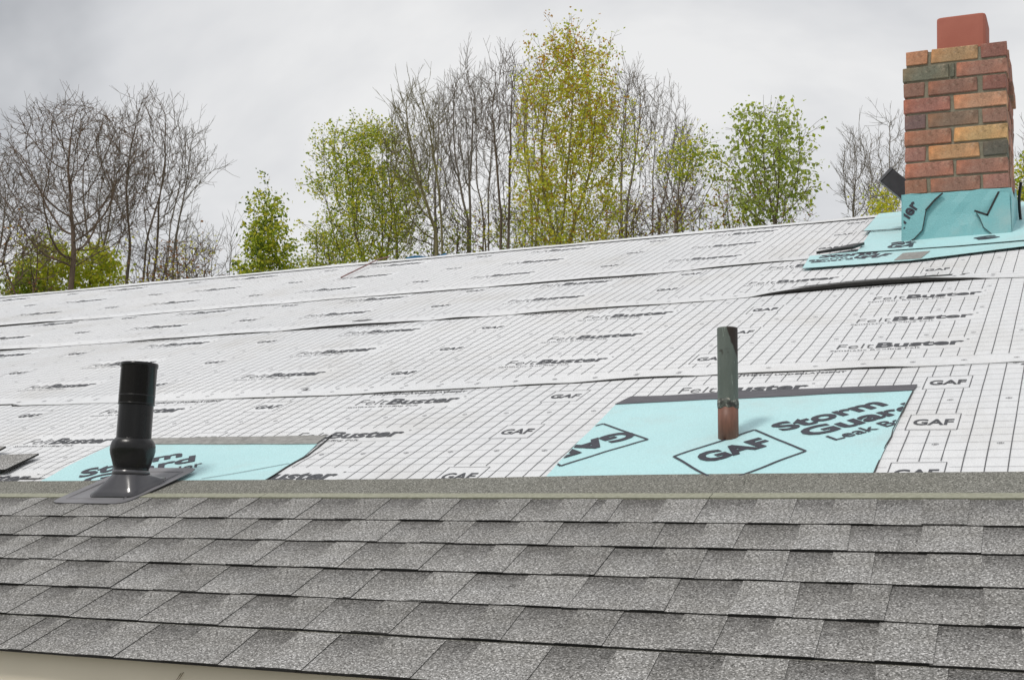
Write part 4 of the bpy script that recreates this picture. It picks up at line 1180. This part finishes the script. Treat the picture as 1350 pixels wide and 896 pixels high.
    if leaves:
        names, nleaf, lsize, tmin = leaves; g = Geo(); mats = [LF[x] for x in names]; clump = 4
        cand = [t for t in tips if t.z > zb + (zt - zb) * tmin] or tips
        spread = .07 + lsize
        for _ in range(nleaf // clump):
            t = rt.choice(cand); mi = rt.randrange(len(mats))
            top = (t.z - zb) / (zt - zb)
            if 'org' in names and rt.random() < max(0, top - .5) * .6: mi = names.index('org')
            for _ in range(clump):
                c = t + Vector((rt.gauss(0, spread * .5), rt.gauss(0, spread * .5), rt.gauss(0, spread * .45)))
                hang = -.9 if 'pal' in names else -.25
                ax_ = Vector((rt.gauss(0, 1), rt.gauss(0, 1), rt.gauss(hang, .6))).normalized(); b_ = ax_.orthogonal().normalized()
                b_ = (Matrix.Rotation(rt.uniform(0, 6.28), 3, ax_) @ b_); s_ = lsize * rt.uniform(.5, 1.35); w_ = s_ * .36; nn = ax_.cross(b_) * s_ * .12
                g.add([c, c + ax_ * s_ * .5 + b_ * w_ + nn, c + ax_ * s_, c + ax_ * s_ * .5 - b_ * w_ + nn], [(0, 1, 2, 3)], mi if rt.random() < .85 else rt.randrange(len(mats)))
        g.build('leaves', mats, root)['kind'] = 'stuff'
    return root
make_tree('bare_tree', (-14.44, 13.67), 1.33, 7.25, 9.87, [(-14.39, 13.93)], 'round', 0.06, 2625, BK_RED, None, 2.2,
          'spreading bare tree with one thick trunk and reddish brown twigs at the far left', 'tree', 100)
make_tree('bare_tree', (-14.07, 14.90), 0.90, 7.57, 10.33, [(-14.53, 14.94), (-14.39, 15.0), (-14.08, 15.15), (-13.78, 15.29)], 'fan', 0.30, 2275, BK_BRN, None, 1.7,
          'tall many-stemmed bare tree just right of the gnarled one', 'tree', 101)
make_tree('bare_tree', (-16.70, 14.29), 1.00, 7.44, 9.54, [(-17.02, 14.33), (-16.7, 14.48)], 'egg', 0.20, 1750, BK_GREY, None, 1.8,
          'bare twiggy tree cut by the left edge of the photo', 'tree', 102)
make_tree('bare_tree', (-14.43, 16.37), 0.54, 8.10, 10.30, [(-14.9, 16.34), (-14.73, 16.43)], 'fan', 0.22, 1225, BK_GREY, None, 1.7,
          'slender bare tree with fine grey twigs right of the many-stemmed tree', 'tree', 103)
make_tree('bare_tree', (-20.00, 14.88), 1.26, 7.54, 10.32, [(-19.95, 15.15)], 'egg', 0.20, 1050, BK_GREY, None, 1.3,
          'bare grey tree beyond the left edge of the photo', 'tree', 104)
make_tree('twiggy_bush', (-12.08, 13.96), 0.47, 6.53, 7.45, [(-12.19, 14.0), (-12.04, 14.06)], 'round', 0.00, 728, BK_BRN, (('yel', 'rus',), 420, 0.045, 0.0), 1.8,
          'low brownish thicket of arching twigs left of the conical green tree', 'bush', 105)
make_tree('twiggy_bush', (-12.96, 14.09), 0.46, 6.62, 7.55, [(-13.04, 14.13), (-12.91, 14.19)], 'round', 0.00, 588, BK_BRN, (('yel', 'rus',), 260, 0.045, 0.0), 1.6,
          'low brown twiggy bush under the slender bare tree', 'bush', 106)
make_tree('twiggy_bush', (-14.94, 13.33), 0.70, 6.62, 7.94, [(-15.08, 13.38), (-14.76, 13.53)], 'round', 0.00, 840, BK_RED, (('rus', 'yel',), 200, 0.045, 0.0), 1.5,
          'tangled low brown bush left of the gnarled trunk', 'bush', 107)
make_tree('leafy_bush', (-16.74, 15.55), 0.51, 7.00, 8.22, [(-16.8, 15.63), (-16.68, 15.69)], 'round', 0.10, 482, BK_OLV, (('lime', 'lime', 'yel',), 3570, 0.069, 0.0), 0.9,
          'bright yellow green bush behind the gnarled trunk, on its left', 'bush', 108)
make_tree('leafy_bush', (-16.17, 16.16), 0.43, 7.07, 8.17, [(-16.19, 16.25)], 'round', 0.10, 390, BK_OLV, (('lime', 'yel', 'lime',), 2730, 0.069, 0.0), 0.9,
          'bright yellow green bush behind the gnarled trunk, on its right', 'bush', 109)
make_tree('leafy_bush', (-16.78, 15.03), 0.34, 6.90, 7.65, [(-16.8, 15.09)], 'round', 0.10, 229, BK_OLV, (('lime', 'grn',), 1365, 0.069, 0.0), 0.9,
          'small lime green bush at the far left', 'bush', 110)
make_tree('bare_sapling', (-16.00, 19.07), 0.14, 8.19, 9.27, [(-16.03, 19.16)], 'egg', 0.60, 98, BK_GREY, None, 1.2,
          'thin pale bare sapling left of the conical green tree', 'sapling', 111)
make_tree('bare_sapling', (-16.31, 20.00), 0.16, 8.40, 9.62, [(-16.36, 20.09)], 'egg', 0.60, 112, BK_GREY, None, 1.2,
          'second pale bare sapling, close against the conical green tree', 'sapling', 112)
make_tree('leafy_tree', (-12.02, 15.52), 0.52, 6.93, 8.78, [(-12.07, 15.67)], 'cone', 0.10, 919, BK_OLV, (('grn', 'lime', 'lime', 'drk', 'yel',), 4515, 0.061, 0.0), 0.8,
          'small conical tree in fresh green leaf, alone left of the middle', 'tree', 113)
make_tree('leafy_bush', (-12.44, 17.53), 0.32, 7.35, 8.74, [(-12.5, 17.63)], 'egg', 0.15, 299, BK_OLV, (('lime', 'yel', 'grn',), 1575, 0.051, 0.0), 1.1,
          'low yellow green bush between the conical tree and the broad leafy tree', 'bush', 114)
make_tree('leafy_tree', (-10.48, 16.16), 0.90, 7.04, 9.75, [(-10.66, 16.32), (-10.41, 16.44), (-10.19, 16.54)], 'dome', 0.18, 1954, BK_BRN, (('yel', 'grn', 'lime', 'yel', 'lime', 'grn',), 15225, 0.044, 0.0), 1.1,
          'broad yellow green tree with sparse leaves left of the tall bare stems', 'tree', 115)
make_tree('bare_tree', (-9.57, 15.95), 0.50, 7.60, 10.22, [(-9.08, 16.41), (-8.98, 16.46)], 'fan', 0.40, 1225, BK_OLV, None, 1.6,
          'bare forked tree leaning left behind the middle of the ridge', 'tree', 116)
make_tree('bare_tree', (-9.58, 17.48), 0.46, 8.21, 11.21, [(-9.47, 17.8), (-9.33, 17.87)], 'fan', 0.45, 1225, BK_GREY, None, 1.6,
          'tall upright bare tree between the leaning forked tree and the tallest tree', 'tree', 117)
make_tree('bare_tree', (-8.50, 16.92), 0.44, 7.98, 10.91, [(-8.58, 17.15), (-8.43, 17.22)], 'fan', 0.42, 1225, BK_BRN, None, 1.6,
          'tall bare grey tree directly beside the tallest leafy tree', 'tree', 118)
make_tree('bare_tree', (-11.37, 19.87), 0.50, 8.93, 11.84, [(-11.38, 20.13)], 'egg', 0.40, 875, BK_GREY, None, 1.6,
          'pale bare tree with fine upright twigs behind the broad leafy tree', 'tree', 119)
make_tree('leafy_tree', (-7.14, 16.51), 0.83, 7.36, 10.89, [(-7.48, 16.66), (-7.36, 16.72), (-7.23, 16.78)], 'dome', 0.24, 3104, BK_OLV, (('yel', 'yel', 'lime', 'yel', 'lime', 'org', 'yel', 'lime',), 18375, 0.046, 0.0), 0.9,
          'tallest tree, full rounded crown of yellow green leaves tipped with orange', 'tree', 120)
make_tree('bare_tree', (-6.97, 18.73), 0.44, 8.39, 11.08, [(-7.22, 18.85), (-7.09, 18.91)], 'fan', 0.38, 1050, BK_GREY, None, 1.6,
          'bare tree with curving upright twigs right of the tallest tree', 'tree', 121)
make_tree('bare_tree', (-6.90, 20.39), 0.52, 8.78, 11.31, [(-7.32, 20.42), (-7.12, 20.51)], 'fan', 0.34, 1050, BK_GREY, None, 1.6,
          'thin grey bare tree farther back, second right of the tallest tree', 'tree', 122)
make_tree('leaning_tree', (-5.49, 17.38), 0.53, 8.00, 9.33, [(-5.92, 17.29)], 'fan', 0.02, 345, BK_BRN, (('yel', 'lime', 'grn',), 1365, 0.048, 0.5), 1.2,
          'small leaning tree with leaf tufts at its branch ends', 'tree', 123)
make_tree('brush', (-5.12, 18.74), 0.54, 7.57, 9.04, [(-5.33, 18.78), (-5.0, 18.94)], 'round', 0.12, 700, BK_BRN, (('yel', 'rus', 'grn', 'lime',), 1100, 0.048, 0.0), 1.4,
          'brownish brush between the leaning tree and the pale drooping-leaved tree', 'bush', 124)
make_tree('brush', (-5.75, 17.93), 0.40, 7.45, 8.62, [(-5.84, 18.0), (-5.68, 18.07)], 'round', 0.10, 503, BK_BRN, (('yel', 'rus', 'lime',), 600, 0.048, 0.0), 1.4,
          'low brown brush at the foot of the leaning tree', 'bush', 125)
make_tree('brush', (-7.12, 18.90), 0.46, 7.76, 8.92, [(-7.21, 18.97), (-7.04, 19.05)], 'round', 0.15, 503, BK_OLV, (('yel', 'lime', 'rus',), 700, 0.048, 0.0), 1.3,
          'low olive brush at the right foot of the tallest tree', 'bush', 126)
make_tree('brush', (-8.81, 18.13), 0.44, 7.60, 8.74, [(-8.89, 18.19), (-8.72, 18.27)], 'round', 0.15, 475, BK_OLV, (('yel', 'lime', 'grn',), 900, 0.048, 0.0), 1.3,
          'thin brush between the tall bare stems and the tallest tree', 'bush', 127)
make_tree('brush', (-9.62, 17.23), 0.50, 7.35, 8.40, [(-9.76, 17.26), (-9.54, 17.36)], 'round', 0.12, 532, BK_BRN, (('yel', 'grn', 'lime',), 600, 0.048, 0.0), 1.3,
          'low brush at the foot of the forked bare tree', 'bush', 128)
make_tree('brush', (-11.54, 16.89), 0.46, 7.29, 8.30, [(-11.62, 16.94), (-11.45, 17.02)], 'round', 0.10, 448, BK_OLV, (('yel', 'grn', 'lime',), 900, 0.050, 0.0), 1.2,
          'low olive brush under the left side of the broad leafy tree', 'bush', 129)
make_tree('leafy_tree', (-4.51, 18.35), 0.74, 8.00, 9.98, [(-4.5, 18.54), (-4.44, 18.57)], 'round', 0.14, 1035, BK_BRN, (('pal', 'pal', 'lime', 'grn',), 3150, 0.068, 0.0), 1.0,
          'airy tree with pale drooping young leaves left of the chimney', 'tree', 130)
make_tree('bare_tree', (-3.49, 19.94), 0.35, 8.34, 9.95, [(-3.57, 20.05)], 'egg', 0.35, 665, BK_GREY, None, 1.6,
          'thin bare tree immediately left of the brick chimney', 'tree', 131)
make_tree('bare_tree', (-3.35, 22.65), 0.42, 8.98, 11.14, [(-3.49, 22.77)], 'egg', 0.35, 735, BK_GREY, None, 1.6,
          'taller bare tree farther back, partly hidden by the chimney', 'tree', 132)
make_tree('leafy_bush', (-2.87, 18.75), 0.32, 7.51, 8.58, [(-2.91, 18.82)], 'round', 0.15, 299, BK_OLV, (('yel', 'lime',), 1575, 0.048, 0.0), 1.1,
          'yellow green bush low behind the left side of the chimney', 'bush', 133)
make_tree('leafy_tree', (-0.80, 19.66), 0.35, 7.66, 9.26, [(-0.84, 19.79)], 'egg', 0.15, 482, BK_OLV, (('grn', 'lime', 'yel',), 2730, 0.055, 0.0), 0.9,
          'green leafy tree at the right edge behind the chimney', 'tree', 134)
make_tree('bare_tree', (-0.55, 22.37), 0.72, 8.39, 10.99, [(-0.5, 22.63)], 'egg', 0.30, 735, BK_GREY, None, 1.5,
          'bare tree at the right edge behind the chimney', 'tree', 135)
make_tree('bare_tree', (-9.03, 19.35), 0.41, 8.60, 11.73, [(-9.18, 19.55), (-9.04, 19.62)], 'fan', 0.40, 735, BK_GREY, None, 1.6,
          'slim bare tree overlapping the left edge of the tallest leafy tree', 'tree', 136)
make_tree('bare_tree', (-11.68, 18.74), 0.50, 8.40, 10.77, [(-11.55, 19.02)], 'egg', 0.30, 735, BK_BRN, None, 1.6,
          'smaller bare tree showing through the right side of the broad leafy tree', 'tree', 137)
make_tree('bare_tree', (-10.56, 20.25), 0.56, 8.95, 11.97, [(-10.59, 20.5), (-10.46, 20.57)], 'fan', 0.35, 910, BK_GREY, None, 1.6,
          'faint bare tree far back, filling between the two tall upright bare trees', 'tree', 138)
make_tree('bare_tree', (-6.97, 21.48), 0.49, 9.04, 11.03, [(-7.13, 21.58)], 'egg', 0.25, 665, BK_BRN, None, 1.6,
          'low bare tree behind the leaning tree', 'tree', 139)
make_tree('bare_tree', (-16.21, 16.09), 1.10, 7.92, 10.37, [(-16.4, 16.22), (-16.15, 16.34)], 'fan', 0.20, 1400, BK_GREY, None, 1.7,
          'grey bare tree standing behind the thick-trunked one', 'tree', 140)
make_tree('twiggy_bush', (-13.96, 15.73), 0.61, 7.12, 8.44, [(-14.0, 15.83)], 'fan', 0.15, 588, BK_GREY, None, 1.4,
          'grey tangle of thin shoots at the foot of the slender bare tree', 'bush', 141)
make_tree('brush', (-8.14, 17.89), 0.50, 7.50, 8.80, [(-8.17, 17.99)], 'round', 0.15, 532, BK_OLV, (('yel', 'lime', 'grn',), 1000, 0.046, 0.0), 1.3,
          'olive brush at the left foot of the tallest tree', 'bush', 142)
make_tree('brush', (-9.71, 18.77), 0.67, 7.80, 9.10, [(-9.74, 18.87)], 'round', 0.15, 588, BK_BRN, (('yel', 'rus',), 260, 0.046, 0.0), 1.3,
          'brown brush below the tall upright bare trees', 'bush', 143)
make_tree('brush', (-7.59, 19.22), 0.52, 7.74, 9.22, [(-7.63, 19.33)], 'round', 0.10, 588, BK_BRN, (('rus', 'yel',), 240, 0.046, 0.0), 1.6,
          'reddish brown brush right below the tallest tree', 'bush', 144)
make_tree('brush', (-6.56, 18.94), 0.46, 7.73, 9.08, [(-6.59, 19.04)], 'round', 0.10, 588, BK_RED, (('rus', 'yel',), 220, 0.046, 0.0), 1.6,
          'dense brown thicket left of the leaning tree', 'bush', 145)
make_tree('brush', (-4.63, 20.07), 0.51, 7.81, 9.20, [(-4.67, 20.17)], 'round', 0.10, 532, BK_RED, (('yel', 'rus',), 260, 0.046, 0.0), 1.4,
          'brown thicket at the foot of the pale drooping-leaved tree', 'bush', 146)
